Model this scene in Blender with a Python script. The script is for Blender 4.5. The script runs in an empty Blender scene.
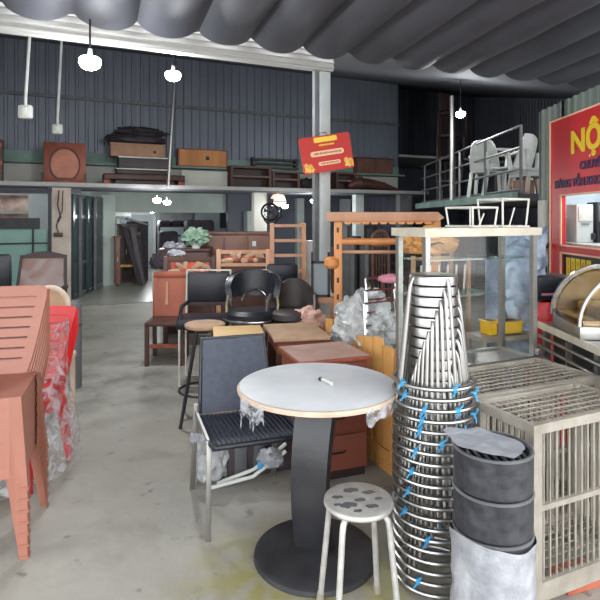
import bpy, bmesh, math, random
from mathutils import Vector, Matrix, noise
random.seed(7)
S = bpy.context.scene
COL = S.collection
FPX, HZ, EYE = 540.0, 218.0, 1.487
R = math.radians
SA, CA = math.sin(R(24)), math.cos(R(24))

# ------------------------------------------------------------------ placing
def P(px, py, d):                       # photo pixel at depth d -> point
    return Vector(((px-300)*d/FPX, d, EYE-(py-HZ)*d/FPX))
def Z(py, d): return EYE-(py-HZ)*d/FPX
def G(px, py):                          # a point of the ground
    d = EYE*FPX/(py-HZ); return Vector(((px-300)*d/FPX, d, 0))
def bw(s, t, z=0):                      # building frame: s along the shop front, t into the shop
    return Vector((.23+CA*s-SA*t, 5+SA*s+CA*t, z))
def s_at(px, t):
    k = (px-300)/FPX; bx, by = .23-SA*t, 5+CA*t
    return (k*by-bx)/(CA-SA*k)
def F(px0, px1, t, py0=None, py1=None): # a front parallel to the shop front
    s0, s1 = s_at(px0, t), s_at(px1, t)
    c = bw((s0+s1)/2, t); d = c.y
    r = [c, s1-s0]
    if py0 is not None: r.append(Z(py0, d))
    if py1 is not None: r.append(Z(py1, d))
    return r
BR = R(24)

# ------------------------------------------------------------------ materials
MATS = {}
def mat(name, col, rough=.6, metal=0, col2=None, scale=8, amt=.5, bump=0, bscale=40, spec=.5, detail=4, stretch=None, alpha=1, sheen=0):
    m = bpy.data.materials.new(name); m.use_nodes = True
    n = m.node_tree.nodes; l = m.node_tree.links
    b = n['Principled BSDF']
    b.inputs['Roughness'].default_value = rough; b.inputs['Metallic'].default_value = metal
    b.inputs['Specular IOR Level'].default_value = spec
    col2 = col2 or tuple(c*.72 for c in col)
    tc = n.new('ShaderNodeTexCoord'); mp = n.new('ShaderNodeMapping')
    l.new(tc.outputs['Object'], mp.inputs['Vector'])
    if stretch: mp.inputs['Scale'].default_value = stretch
    nz = n.new('ShaderNodeTexNoise'); nz.inputs['Scale'].default_value = scale; nz.inputs['Detail'].default_value = detail
    l.new(mp.outputs['Vector'], nz.inputs['Vector'])
    rp = n.new('ShaderNodeValToRGB')
    rp.color_ramp.elements[0].position = .5-amt*.5; rp.color_ramp.elements[1].position = .5+amt*.5
    rp.color_ramp.elements[0].color = (*col2, 1); rp.color_ramp.elements[1].color = (*col, 1)
    l.new(nz.outputs['Fac'], rp.inputs['Fac']); l.new(rp.outputs['Color'], b.inputs['Base Color'])
    if bump:
        n2 = n.new('ShaderNodeTexNoise'); n2.inputs['Scale'].default_value = bscale; n2.inputs['Detail'].default_value = 5
        l.new(mp.outputs['Vector'], n2.inputs['Vector'])
        bp = n.new('ShaderNodeBump'); bp.inputs['Strength'].default_value = bump; bp.inputs['Distance'].default_value = .02
        l.new(n2.outputs['Fac'], bp.inputs['Height']); l.new(bp.outputs['Normal'], b.inputs['Normal'])
    b.inputs['Alpha'].default_value = alpha
    MATS[name] = m; return m
def lin(r, g, b): return tuple(((c/255)/12.92 if c/255 <= .04045 else ((c/255+.055)/1.055)**2.4) for c in (r, g, b))
def film(name, col, density, rough=.25, scale=18, bump=.6, lo=.1):
    """thin plastic: part see-through, part glossy and milky"""
    m = bpy.data.materials.new(name); m.use_nodes = True
    n = m.node_tree.nodes; l = m.node_tree.links; n.clear()
    out = n.new('ShaderNodeOutputMaterial'); mix = n.new('ShaderNodeMixShader')
    tr = n.new('ShaderNodeBsdfTransparent'); pr = n.new('ShaderNodeBsdfPrincipled')
    pr.inputs['Base Color'].default_value = (*col, 1); pr.inputs['Roughness'].default_value = rough
    tc = n.new('ShaderNodeTexCoord'); nz = n.new('ShaderNodeTexNoise'); nz.inputs['Scale'].default_value = scale
    nz.inputs['Detail'].default_value = 6; nz.inputs['Distortion'].default_value = 1.2
    l.new(tc.outputs['Object'], nz.inputs['Vector'])
    rp = n.new('ShaderNodeValToRGB'); e = rp.color_ramp.elements
    e[0].position, e[1].position = .38, .66
    e[0].color = (lo, lo, lo, 1); e[1].color = (density, density, density, 1)
    l.new(nz.outputs['Fac'], rp.inputs['Fac']); l.new(rp.outputs['Color'], mix.inputs[0])
    bp = n.new('ShaderNodeBump'); bp.inputs['Strength'].default_value = bump; bp.inputs['Distance'].default_value = .02
    l.new(nz.outputs['Fac'], bp.inputs['Height']); l.new(bp.outputs['Normal'], pr.inputs['Normal'])
    l.new(tr.outputs[0], mix.inputs[1]); l.new(pr.outputs[0], mix.inputs[2]); l.new(mix.outputs[0], out.inputs[0])
    MATS[name] = m; return m
def glass(name, tint, refl=.12):
    m = bpy.data.materials.new(name); m.use_nodes = True
    n = m.node_tree.nodes; l = m.node_tree.links; n.clear()
    out = n.new('ShaderNodeOutputMaterial'); mix = n.new('ShaderNodeMixShader')
    tr = n.new('ShaderNodeBsdfTransparent'); gl = n.new('ShaderNodeBsdfGlossy')
    tr.inputs[0].default_value = (*tint, 1); gl.inputs['Roughness'].default_value = .05
    lw = n.new('ShaderNodeLayerWeight'); lw.inputs[0].default_value = .5
    pw = n.new('ShaderNodeMath'); pw.operation = 'POWER'; pw.inputs[1].default_value = 5; l.new(lw.outputs['Facing'], pw.inputs[0])
    mt = n.new('ShaderNodeMath'); mt.operation = 'MULTIPLY_ADD'; mt.inputs[1].default_value = .5; mt.inputs[2].default_value = refl
    l.new(pw.outputs[0], mt.inputs[0]); l.new(mt.outputs[0], mix.inputs[0])
    l.new(tr.outputs[0], mix.inputs[1]); l.new(gl.outputs[0], mix.inputs[2]); l.new(mix.outputs[0], out.inputs[0])
    MATS[name] = m; return m
def emit(name, col, st):
    m = bpy.data.materials.new(name); m.use_nodes = True
    n = m.node_tree.nodes; b = n['Principled BSDF']
    b.inputs['Emission Color'].default_value = (*col, 1); b.inputs['Emission Strength'].default_value = st
    MATS[name] = m; return m

mat('steel', (.44, .43, .41), .36, 1, (.30, .29, .28), 14, .7)
mat('steel_bright', (.47, .465, .455), .34, 1, (.32, .315, .31), 16, .7)
mat('steel_brushed', (.36, .355, .345), .42, 1, (.5, .49, .47), 10, .6, stretch=(1, 1, 30))
mat('steel_dusty', lin(186, 180, 169), .5, .35, lin(134, 126, 114), 9, .6)
mat('aluminium', lin(214, 212, 208), .42, .5, lin(170, 167, 163), 20, .6)
mat('chrome', (.45, .45, .46), .18, 1, (.34, .34, .34), 5, .6)
mat('brown_plastic', lin(162, 108, 91), .42, 0, lin(150, 95, 77), 6, .6)
mat('red_plastic', lin(225, 40, 44), .35, 0, lin(190, 22, 28), 6, .6)
mat('white_plastic', lin(214, 216, 212), .45, 0, lin(180, 184, 178), 8, .6)
mat('white_metal', lin(226, 224, 216), .4, 0, lin(186, 182, 172), 14, .6)
mat('black_paint', lin(28, 28, 31), .28, 0, lin(50, 50, 54), 5, .35, bump=.15, bscale=8)
mat('black_dusty', lin(58, 58, 62), .55, 0, lin(32, 32, 35), 7, .5, bump=.1)
mat('black_drum', lin(62, 63, 69), .42, 0, lin(36, 37, 42), 22, .3, bump=.2, bscale=25)
mat('black_leather', lin(34, 37, 46), .38, 0, lin(22, 24, 30), 12, .6, bump=.15, bscale=80)
mat('brown_leather', lin(62, 54, 52), .5, 0, lin(44, 38, 37), 9, .6, bump=.1, bscale=60)
mat('mesh_fabric', lin(72, 77, 92), .6, 0, lin(54, 58, 72), 30, .6)
mat('dark_metal', lin(52, 54, 58), .5, .3, lin(34, 35, 38), 10, .6)
mat('grey_metal', lin(120, 122, 124), .5, .3, lin(88, 90, 92), 6, .6)
mat('table_white', lin(216, 219, 221), .45, 0, lin(192, 196, 201), 5, .5, bump=.05, bscale=10)
mat('edge_cream', lin(214, 196, 176), .55, 0, lin(184, 160, 138), 12, .6)
mat('wood_red', lin(168, 88, 60), .45, 0, lin(108, 50, 34), 5, .6, stretch=(1, 1, .15), bump=.1)
mat('wood_dark', lin(92, 58, 48), .5, 0, lin(56, 34, 29), 6, .6, stretch=(1, 1, .2))
mat('wood_deep', lin(56, 40, 38), .5, 0, lin(34, 25, 24), 6, .6)
mat('wood_orange', lin(218, 152, 88), .5, 0, lin(180, 110, 56), 5, .6, stretch=(1, 1, .12), bump=.08)
mat('wood_pine', lin(216, 164, 96), .55, 0, lin(186, 128, 66), 5, .6, stretch=(1, 1, .12), bump=.1)
mat('wood_inset', lin(196, 116, 82), .45, 0, lin(160, 84, 56), 5, .6)
mat('wood_tan', lin(190, 158, 128), .6, 0, lin(158, 124, 98), 7, .6)
mat('wood_ply', lin(226, 192, 136), .6, 0, lin(196, 156, 104), 5, .6, stretch=(.3, 1, 1))
mat('wood_panel', lin(130, 92, 76), .55, 0, lin(100, 66, 56), 4, .6)
mat('wood_frame', lin(196, 150, 118), .5, 0, lin(160, 112, 84), 6, .6)
mat('dusty_top', lin(188, 160, 150), .65, 0, lin(160, 120, 104), 6, .6)
mat('wood_crate', lin(150, 84, 66), .5, 0, lin(110, 56, 44), 4, .6, stretch=(.3, 1, 1))
mat('floral_red', lin(206, 72, 46), .6, 0, lin(118, 70, 48), 9, .25, detail=1)
mat('concrete', lin(162, 159, 150), .65, 0, lin(134, 131, 123), 1.6, .55, bump=.2, bscale=14, detail=8)
def stain_concrete():
    m = MATS['concrete']; n = m.node_tree.nodes; l = m.node_tree.links; b = n['Principled BSDF']
    base = b.inputs['Base Color'].links[0].from_socket
    tc = n.new('ShaderNodeTexCoord')
    def noise_mask(scale, lo, hi, detail=6, dist=0):
        z = n.new('ShaderNodeTexNoise'); z.inputs['Scale'].default_value = scale; z.inputs['Detail'].default_value = detail; z.inputs['Distortion'].default_value = dist
        l.new(tc.outputs['Object'], z.inputs['Vector'])
        r = n.new('ShaderNodeMapRange'); r.inputs[1].default_value = lo; r.inputs[2].default_value = hi; l.new(z.outputs['Fac'], r.inputs[0]); return r.outputs[0]
    def blob(x, y, rx, ry):
        mp = n.new('ShaderNodeMapping'); mp.inputs['Location'].default_value = (-x/rx, -y/ry, 0); mp.inputs['Scale'].default_value = (1/rx, 1/ry, 0); l.new(tc.outputs['Object'], mp.inputs['Vector'])
        v = n.new('ShaderNodeVectorMath'); v.operation = 'LENGTH'; l.new(mp.outputs[0], v.inputs[0])
        r = n.new('ShaderNodeMapRange'); r.inputs[1].default_value = 1; r.inputs[2].default_value = .3; l.new(v.outputs['Value'], r.inputs[0]); return r.outputs[0]
    def mul(a, c):
        q = n.new('ShaderNodeMath'); q.operation = 'MULTIPLY'; l.new(a, q.inputs[0])
        if isinstance(c, float): q.inputs[1].default_value = c
        else: l.new(c, q.inputs[1])
        return q.outputs[0]
    def over(base, col, fac):
        q = n.new('ShaderNodeMix'); q.data_type = 'RGBA'; l.new(fac, q.inputs[0]); l.new(base, q.inputs[6]); q.inputs[7].default_value = (*col, 1); return q.outputs[2]
    c = over(base, lin(104, 101, 93), mul(noise_mask(2.6, .52, .70, 10, .1), .5))
    c = over(c, lin(178, 174, 164), mul(noise_mask(1.3, .52, .75, 10, .1), .5))
    c = over(c, lin(70, 68, 64), mul(noise_mask(9, .64, .72, 3), .55))
    c = over(c, lin(142, 136, 76), mul(mul(blob(.02, 2.18, .62, .55), noise_mask(7, .36, .56, 6)), .95))
    c = over(c, lin(86, 84, 76), mul(mul(blob(-1.9, 4.9, 1.6, 1.5), noise_mask(3.1, .40, .62, 10, .2)), .6))
    l.new(c, b.inputs['Base Color'])
stain_concrete()
mat('tiles', lin(150, 152, 142), .3, 0, lin(120, 122, 114), 2, .6)
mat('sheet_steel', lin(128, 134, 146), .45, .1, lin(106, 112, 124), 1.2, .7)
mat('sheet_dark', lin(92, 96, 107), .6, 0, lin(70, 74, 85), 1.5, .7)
mat('sheet_green', lin(128, 138, 130), .5, .1, lin(100, 110, 104), 2, .6)
mat('tarp', lin(88, 90, 99), .6, 0, lin(70, 72, 80), 2.5, .6, bump=.1, bscale=6)
mat('fascia_white', lin(176, 175, 172), .5, 0, lin(152, 151, 148), 3, .6)
mat('cream_wall', lin(200, 200, 190), .7, 0, lin(176, 176, 166), 2, .6)
mat('green_trim', lin(140, 168, 158), .6, 0, lin(98, 126, 117), 3, .6)
mat('pale_green', lin(188, 198, 192), .7, 0, lin(160, 172, 166), 2, .6)
mat('teal_pane', lin(132, 176, 164), .35, 0, lin(104, 148, 138), 2, .6)
mat('far_wall', lin(150, 160, 164), .7, 0, lin(120, 130, 135), 1, .6)
mat('column_paint', lin(196, 204, 202), .45, .1, lin(166, 172, 170), 4, .6)
mat('door_green', lin(66, 80, 82), .35, .1, lin(44, 56, 58), 2, .6)
mat('dirty_cream', lin(206, 196, 182), .7, 0, lin(172, 152, 138), 4, .5)
mat('ceiling_dark', lin(88, 90, 96), .7, 0, lin(70, 72, 78), 2, .6)
mat('brick_pink', lin(236, 214, 200), .7, 0, lin(150, 110, 100), 3, .4)
mat('sign_red', lin(206, 40, 44), .4, 0, lin(190, 32, 38), 2, .6)
mat('notice_red', lin(196, 38, 22), .55, 0, lin(180, 30, 18), 2, .6)
mat('sign_yellow', lin(240, 206, 40), .4, 0, lin(226, 184, 30), 3, .6)
mat('sign_navy', lin(44, 32, 84), .5, 0, lin(36, 26, 70), 3, .6)
mat('sign_pale', lin(246, 206, 170), .5, 0, lin(236, 180, 140), 6, .6)
mat('flower_yellow', lin(246, 206, 96), .5, 0, lin(230, 150, 60), 20, .5)
mat('sign_tan', lin(160, 110, 70), .5)
mat('cardboard', lin(172, 134, 108), .75, 0, lin(140, 104, 82), 5, .6)
mat('cloth_dark', lin(58, 50, 58), .8, 0, lin(38, 32, 38), 6, .5, bump=.3)
mat('cloth_pink', lin(206, 140, 156), .8, 0, lin(170, 104, 122), 8, .6)
mat('dark_board', lin(78, 70, 72), .6, 0, lin(54, 48, 50), 4, .6)
mat('blue_tie', lin(66, 160, 204), .4, 0, lin(40, 122, 176), 20, .6)
mat('brass', (.50, .42, .27), .3, 1, (.34, .27, .16), 8, .6)
mat('yellow_plastic', lin(236, 190, 36), .45, 0, lin(206, 154, 20), 6, .6)
mat('white_wrap', lin(176, 178, 183), .35, 0, lin(128, 130, 137), 12, .4, bump=.7, bscale=16)
mat('blue_wrap', lin(176, 190, 208), .3, 0, lin(116, 132, 156), 9, .4, bump=.9, bscale=9)
mat('grey_wrap', lin(196, 198, 198), .32, 0, lin(140, 142, 143), 9, .4, bump=1, bscale=14)
mat('pink_wrap', lin(224, 190, 176), .4, 0, lin(186, 140, 122), 9, .5, bump=.8, bscale=14)
mat('leaf_pale', lin(160, 186, 166), .6, 0, lin(110, 140, 118), 9, .5)
mat('rubber', lin(70, 66, 62), .8)
mat('kiosk', lin(196, 210, 216), .6, 0, lin(160, 176, 184), 3, .6)
mat('brick_orange', lin(196, 110, 84), .8, 0, lin(150, 76, 58), 8, .6)
film('clear_wrap', (.62, .63, .65), .6, .2, 16, .9, .05)
film('soft_film', (.5, .5, .52), .35, .2, 4, .4, .1)
film('dust_film', (.30, .31, .34), .96, .45, 9, .5, .8)
film('thin_film', (.74, .76, .79), .55, .2, 22, .9, .12)
glass('shelf_glass', (.78, .90, .86), .14)
glass('case_glass', (.97, .985, .98), .03)
glass('cover_glass', (.80, .76, .68), .05)
mat('frame_pale', lin(212, 206, 190), .5, .2, lin(180, 172, 154), 10, .6)
emit('lamp_lit', (1, .98, .95), 28)
emit('lamp_warm', (1, .55, .25), .7)

# ------------------------------------------------------------------ mesh maker
class MB:
    def __init__(s): s.bm = bmesh.new()
    def faces(s, vs, fs):
        v = [s.bm.verts.new(p) for p in vs]
        for f in fs:
            try: s.bm.faces.new([v[i] for i in f])
            except ValueError: pass
        return s
    def box(s, cx, cy, cz, sx, sy, sz, rz=0, rx=0, ry=0, bev=0):
        m = Matrix.Translation((cx, cy, cz)) @ Matrix.Rotation(rz, 4, 'Z') @ Matrix.Rotation(ry, 4, 'Y') @ Matrix.Rotation(rx, 4, 'X') @ Matrix.Diagonal((sx, sy, sz, 1))
        r = bmesh.ops.create_cube(s.bm, size=1, matrix=m)
        if bev:
            es = list({e for v in r['verts'] for e in v.link_edges})
            bmesh.ops.bevel(s.bm, geom=es, offset=bev, segments=2, affect='EDGES', profile=.5)
        return s
    def b2(s, x0, y0, z0, x1, y1, z1, bev=0):
        return s.box((x0+x1)/2, (y0+y1)/2, (z0+z1)/2, abs(x1-x0), abs(y1-y0), abs(z1-z0), bev=bev)
    def beam(s, p, q, w, h, up=(0, 0, 1), bev=0):
        p, q = Vector(p), Vector(q); d = q-p; L = d.length; d.normalize()
        up = Vector(up)
        if abs(d.dot(up)) > .98: up = Vector((0, 1, 0))
        a = d.cross(up).normalized(); c = a.cross(d)
        m = Matrix(((a.x*w, d.x*L, c.x*h, (p.x+q.x)/2), (a.y*w, d.y*L, c.y*h, (p.y+q.y)/2), (a.z*w, d.z*L, c.z*h, (p.z+q.z)/2), (0, 0, 0, 1)))
        r = bmesh.ops.create_cube(s.bm, size=1, matrix=m)
        if bev:
            es = list({e for v in r['verts'] for e in v.link_edges})
            bmesh.ops.bevel(s.bm, geom=es, offset=bev, segments=2, affect='EDGES', profile=.5)
        return s
    def tube(s, pts, r, n=8, closed=False):
        pts = [Vector(p) for p in pts]; N = len(pts); rings = []
        rs = r if isinstance(r, (list, tuple)) else [r]*N
        prev = None
        for i in range(N):
            if closed: t = pts[(i+1) % N]-pts[i-1]
            else: t = pts[min(i+1, N-1)]-pts[max(i-1, 0)]
            t.normalize()
            if prev is None:
                a = t.orthogonal().normalized()
                if closed: a = Vector((0, 0, 1)) if abs(t.z) < .9 else a
            else: a = (prev-t*prev.dot(t)).normalized()
            prev = a; b = t.cross(a)
            rings.append([s.bm.verts.new(pts[i]+(a*math.cos(k*2*math.pi/n)+b*math.sin(k*2*math.pi/n))*rs[i]) for k in range(n)])
        for i in range(N if closed else N-1):
            A, B = rings[i], rings[(i+1) % N]
            for k in range(n):
                s.bm.faces.new((A[k], A[(k+1) % n], B[(k+1) % n], B[k]))
        if not closed:
            s.bm.faces.new(rings[0][::-1]); s.bm.faces.new(rings[-1])
        return s
    def ring(s, cx, cy, z, R_, r, n=32, m=8):
        return s.tube([(cx+R_*math.cos(2*math.pi*k/n), cy+R_*math.sin(2*math.pi*k/n), z) for k in range(n)], r, m, True)
    def lathe(s, prof, cx=0, cy=0, n=32, sx=1, sy=1):
        rows = []
        for (r, z) in prof:
            if r < 1e-5: rows.append([s.bm.verts.new((cx, cy, z))])
            else: rows.append([s.bm.verts.new((cx+sx*r*math.cos(2*math.pi*k/n), cy+sy*r*math.sin(2*math.pi*k/n), z)) for k in range(n)])
        for A, B in zip(rows, rows[1:]):
            for k in range(n):
                k2 = (k+1) % n
                if len(A) == 1 and len(B) == 1: continue
                if len(A) == 1: s.bm.faces.new((A[0], B[k2], B[k]))
                elif len(B) == 1: s.bm.faces.new((A[k], A[k2], B[0]))
                else: s.bm.faces.new((A[k], A[k2], B[k2], B[k]))
        return s
    def prism(s, pts, off):
        off = Vector(off); n = len(pts)
        a = [s.bm.verts.new(p) for p in pts]; b = [s.bm.verts.new(Vector(p)+off) for p in pts]
        s.bm.faces.new(a[::-1]); s.bm.faces.new(b)
        for k in range(n): s.bm.faces.new((a[k], a[(k+1) % n], b[(k+1) % n], b[k]))
        return s
    def grid(s, fn, nu, nv, thick=0):
        """fn(u,v)->point; a sheet (given a thickness with a solidified copy)"""
        V = [[s.bm.verts.new(fn(i/nu, j/nv)) for j in range(nv+1)] for i in range(nu+1)]
        fs = [s.bm.faces.new((V[i][j], V[i+1][j], V[i+1][j+1], V[i][j+1])) for i in range(nu) for j in range(nv)]
        if thick:
            bmesh.ops.recalc_face_normals(s.bm, faces=fs)
            bmesh.ops.solidify(s.bm, geom=fs, thickness=thick)
        return s
    def blob(s, c, sx, sy, sz, amp=.25, fr=3, seed=0, sub=4, flat=True):
        r = bmesh.ops.create_icosphere(s.bm, subdivisions=sub, radius=1)
        for v in r['verts']:
            p = v.co.copy(); o = p*fr+Vector((seed*7.3, seed*3.1, seed*1.7))
            k = 1+amp*noise.fractal(o, 1, 2, 4)+amp*.6*abs(noise.noise(o*1.7))
            q = p*k
            if flat and q.z < -.75: q.z = -.75
            v.co = Vector(c)+Vector((q.x*sx, q.y*sy, q.z*sz))
        return s
    def obj(s, name, m, parent=None, sharp=35, kind=None):
        bmesh.ops.recalc_face_normals(s.bm, faces=s.bm.faces[:])
        me = bpy.data.meshes.new(name); s.bm.to_mesh(me); s.bm.free()
        for p in me.polygons: p.use_smooth = True
        me.set_sharp_from_angle(angle=R(sharp))
        o = bpy.data.objects.new(name, me); me.materials.append(MATS[m]); COL.objects.link(o)
        if parent: o.parent = parent
        if kind: o['kind'] = kind
        return o

def thing(name, label, cat, loc=(0, 0, 0), rz=0, group=None):
    o = bpy.data.objects.new(name, None); COL.objects.link(o)
    o.empty_display_size = .05
    o.location = loc; o.rotation_euler = (0, 0, rz); o['label'] = label; o['category'] = cat
    if group: o['group'] = group
    return o
def tag(o, label, cat, group=None):
    o['label'] = label; o['category'] = cat
    if group: o['group'] = group
    return o
def struct(name, mb, m): return mb.obj(name, m, kind='structure')
def dup(root, loc, rz, label, group=None):
    r = root.copy(); COL.objects.link(r); r.location = loc; r.rotation_euler = (0, 0, rz); r['label'] = label
    if group: r['group'] = group
    for ch in list(root.children):
        c = ch.copy(); COL.objects.link(c); c.parent = r
        for g in ch.children:
            d = g.copy(); COL.objects.link(d); d.parent = c
    return r
def text_part(name, body, size, m, parent, loc, rot, ext=.002, width=None, bold=0):
    cu = bpy.data.curves.new(name, 'FONT'); cu.body = body; cu.size = size; cu.extrude = ext; cu.offset = bold
    tmp = bpy.data.objects.new(name, cu); COL.objects.link(tmp)
    bpy.context.view_layer.update()
    me = bpy.data.meshes.new_from_object(tmp.evaluated_get(bpy.context.evaluated_depsgraph_get()))
    COL.objects.unlink(tmp); bpy.data.objects.remove(tmp)
    if width:
        w = max(v.co.x for v in me.vertices)-min(v.co.x for v in me.vertices)
        for v in me.vertices: v.co.x *= width/w
    me.materials.clear(); me.materials.append(MATS[m])
    o = bpy.data.objects.new(name, me); COL.objects.link(o); o.parent = parent
    o.location = loc; o.rotation_euler = rot
    return o
def sheet(p0, p1, z0, z1, pitch=.1, depth=.02, nrm=None):
    """ribbed sheet wall from p0 to p1"""
    p0, p1 = Vector(p0), Vector(p1); d = p1-p0; L = d.length; d.normalize()
    nn = Vector((d.y, -d.x, 0))
    mb = MB(); pts = []; x = 0
    while x < L:
        for f, o in ((0, 0), (.62, 0), (.7, 1), (.92, 1)):
            xx = min(x+f*pitch, L); pts.append(p0+d*xx+nn*depth*o)
        x += pitch
    pts.append(p1)
    a = [mb.bm.verts.new((p.x, p.y, z0)) for p in pts]; b = [mb.bm.verts.new((p.x, p.y, z1)) for p in pts]
    for i in range(len(pts)-1):
        try: mb.bm.faces.new((a[i], a[i+1], b[i+1], b[i]))
        except ValueError: pass
    return mb
def bwbox(mb, s0, s1, t0, t1, z0, z1, bev=0):
    c = bw((s0+s1)/2, (t0+t1)/2); return mb.box(c.x, c.y, (z0+z1)/2, abs(s1-s0), abs(t1-t0), abs(z1-z0), rz=BR, bev=bev)

# ================================================================== SETTING
mb = MB(); mb.b2(-14, -8, -.2, 12, 19, 0); struct('floor', mb, 'concrete')
mb = MB(); bwbox(mb, -6.4, 7, 5.3, 12.0, .0, .012); struct('floor_back', mb, 'tiles')

# back wall above the mezzanine: cream, a green band, ribbed sheet
WT = 6.6
mb = MB(); bwbox(mb, -6.5, 5.3, WT, WT+.12, 2.08, 2.52); struct('wall_back', mb, 'cream_wall')
mb = MB(); bwbox(mb, -6.5, 5.3, WT-.03, WT+.12, 2.52, 2.72); struct('trim_1', mb, 'green_trim')
mb = sheet(bw(-6.5, WT), bw(5.3, WT), 2.72, 5.2, .17, .03); struct('wall_back_sheet', mb, 'sheet_steel')
mb = MB(); bwbox(mb, -6.5, 5.3, WT-.08, WT-.03, 3.72, 3.78); struct('trim_2', mb, 'grey_metal')
# mezzanine floor with its pale edge
mb = MB(); bwbox(mb, -6.5, 5.35, 5.5, WT+.1, 2.0, 2.06); struct('floor_mezzanine', mb, 'ceiling_dark')
mb = MB(); bwbox(mb, -6.5, 5.35, 5.44, 5.5, 2.02, 2.085); struct('trim_3', mb, 'fascia_white')
mb = MB(); bwbox(mb, -2.0, 5.3, 8.8, 8.95, 1.62, 2.9); struct('trim_4', mb, 'pale_green')
mb = MB(); bwbox(mb, -6.5, -1.9, 5.6, 5.75, 1.93, 2.0); struct('trim_5', mb, 'ceiling_dark')
# roofs
def slope(s0, s1, t0, z0, t1, z1, th=.06):
    m_ = MB(); a = [bw(s0, t0, z0), bw(s1, t0, z0), bw(s1, t1, z1), bw(s0, t1, z1)]
    return m_.prism([tuple(p) for p in a], (0, 0, th))
struct('ceiling', slope(-6.5, 5.3, -.02, 3.08, 6.75, 4.78), 'ceiling_dark')
struct('ceiling_back', slope(-2.6, 9, 6.7, 3.0, 12.2, 3.0), 'pale_green')
# far room behind
mb = MB(); bwbox(mb, -6.5, 9, 12, 12.15, 0, 3.0); struct('wall_far', mb, 'far_wall')
mb = MB(); bwbox(mb, -6.6, -6.45, .2, 12, 0, 5.2); struct('wall_left', mb, 'cream_wall')
mb = MB(); bwbox(mb, -5.0, -4.9, -1.2, 5.3, 0, 2.8); struct('wall_left_added', mb, 'cream_wall')  # unseen wall, added to cut daylight from the left and darken the floor inside
# front gutter board on the column
mb = MB(); bwbox(mb, -7, .08, -.02, .06, 2.85, 3.05)
for k in range(4): bwbox(mb, -7, .08, -.035, -.02, 2.868+k*.05, 2.880+k*.05)
struct('trim_6', mb, 'fascia_white')
mb = MB(); bwbox(mb, -.028, .075, .03, .14, 0, 3.06, bev=.006)
struct('wall_column', mb, 'column_paint')
mb = MB(); bwbox(mb, -.072, -.034, .06, .12, 0, 3.06); struct('trim_7', mb, 'grey_metal')
# dark bay on the right behind the column line
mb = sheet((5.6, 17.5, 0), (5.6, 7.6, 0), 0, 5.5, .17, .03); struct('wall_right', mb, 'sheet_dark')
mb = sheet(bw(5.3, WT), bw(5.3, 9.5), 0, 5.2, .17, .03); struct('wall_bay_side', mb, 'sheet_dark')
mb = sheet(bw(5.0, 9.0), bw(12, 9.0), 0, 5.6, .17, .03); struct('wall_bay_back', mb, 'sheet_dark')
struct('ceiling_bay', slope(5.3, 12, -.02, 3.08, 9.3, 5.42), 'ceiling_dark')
# upper deck along the right
mb = MB(); mb.b2(2.6, 6.5, 1.70, 5.5, 11.9, 1.78); struct('floor_deck', mb, 'ceiling_dark')
mb = MB(); mb.b2(2.54, 6.45, 1.69, 2.6, 11.9, 1.80); struct('trim_8', mb, 'green_trim')

# sign wall on the right: ribbed sheet, white post
XW = 2.4
mb = sheet((XW+.02, 5.45, 0), (XW+.02, 4.95, 0), 0, 2.56, .12, .02)
mb2 = sheet((XW+.02, 4.95, 0), (XW+.02, 2.2, 0), 2.41, 2.56, .12, .02)
me2 = bpy.data.meshes.new('tmp'); mb2.bm.to_mesh(me2); mb.bm.from_mesh(me2); mb2.bm.free()
mb.b2(XW+.04, 2.2, 0, XW+.06, 3.3, 2.2).b2(XW+.02, 5.43, 0, 5.6, 5.47, 2.56)
struct('wall_sign_side', mb, 'sheet_green')
mb = MB(); mb.b2(XW-.05, 5.22, 0, XW+.01, 5.34, 1.66, bev=.004); struct('trim_9', mb, 'cream_wall')
# the kiosk room behind the sign's window
mb = MB()
mb.b2(XW+.9, 2.3, 0, XW+1.0, 5.4, 2.3).b2(XW+.05, 2.2, 2.2, XW+1, 5.4, 2.3).b2(XW+.06, 2.25, 0, XW+1, 2.35, 2.3).b2(XW+.06, 5.36, 0, XW+1, 5.40, 2.3)
struct('wall_kiosk', mb, 'kiosk')

# left front of the shop under the mezzanine: opening, piers, glass doors
mb = MB()
c, w = F(52, 71, 5.6); mb.box(c.x, c.y, 1.0, w, .16, 2.0, rz=BR)
struct('wall_pier', mb, 'dirty_cream')
mb = MB()
c, w = F(48, 51.5, 5.55); mb.box(c.x, c.y, 1.0, w, .1, 2.0, rz=BR); struct('trim_10', mb, 'dark_metal')
mb = MB()
for px, t in ((104, 8.2),):
    c, w = F(102, 115, t); mb.box(c.x, c.y, 1.0, w, .2, 2.0, rz=BR)
struct('wall_pier_far', mb, 'pale_green')
# the shop window at the far left: teal panes, dark bar, a yard behind
w1 = thing('window_1', 'shop window with teal lower panes and dark transom bar at the far left', 'window', (0, 0, 0)); w1['kind'] = 'structure'
c, w, z1, z0 = F(-40, 48, 5.62, 229, 330)
mb = MB(); mb.box(c.x, c.y, (z0+z1)/2, w, .02, z1-z0, rz=BR); mb.obj('lower_pane', 'teal_pane', w1)
c, w, z1, z0 = F(-40, 40, 5.58, 218, 229); MB().box(c.x, c.y, (z0+z1)/2, w, .1, z1-z0, rz=BR).obj('transom', 'dark_metal', w1)
mb = MB(); c, w, z1, z0 = F(-40, 48, 5.58, 243, 244.5); mb.box(c.x, c.y, (z0+z1)/2, w, .04, z1-z0, rz=BR)
c, w, z1, z0 = F(32, 34, 5.58, 229, 330); mb.box(c.x, c.y, (z0+z1)/2, w, .04, z1-z0, rz=BR)
c, w, z1, z0 = F(-40, 48, 5.56, 190, 193); mb.box(c.x, c.y, (z0+z1)/2, w, .1, z1-z0, rz=BR)
mb.obj('window_frame', 'dark_metal', w1)
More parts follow.
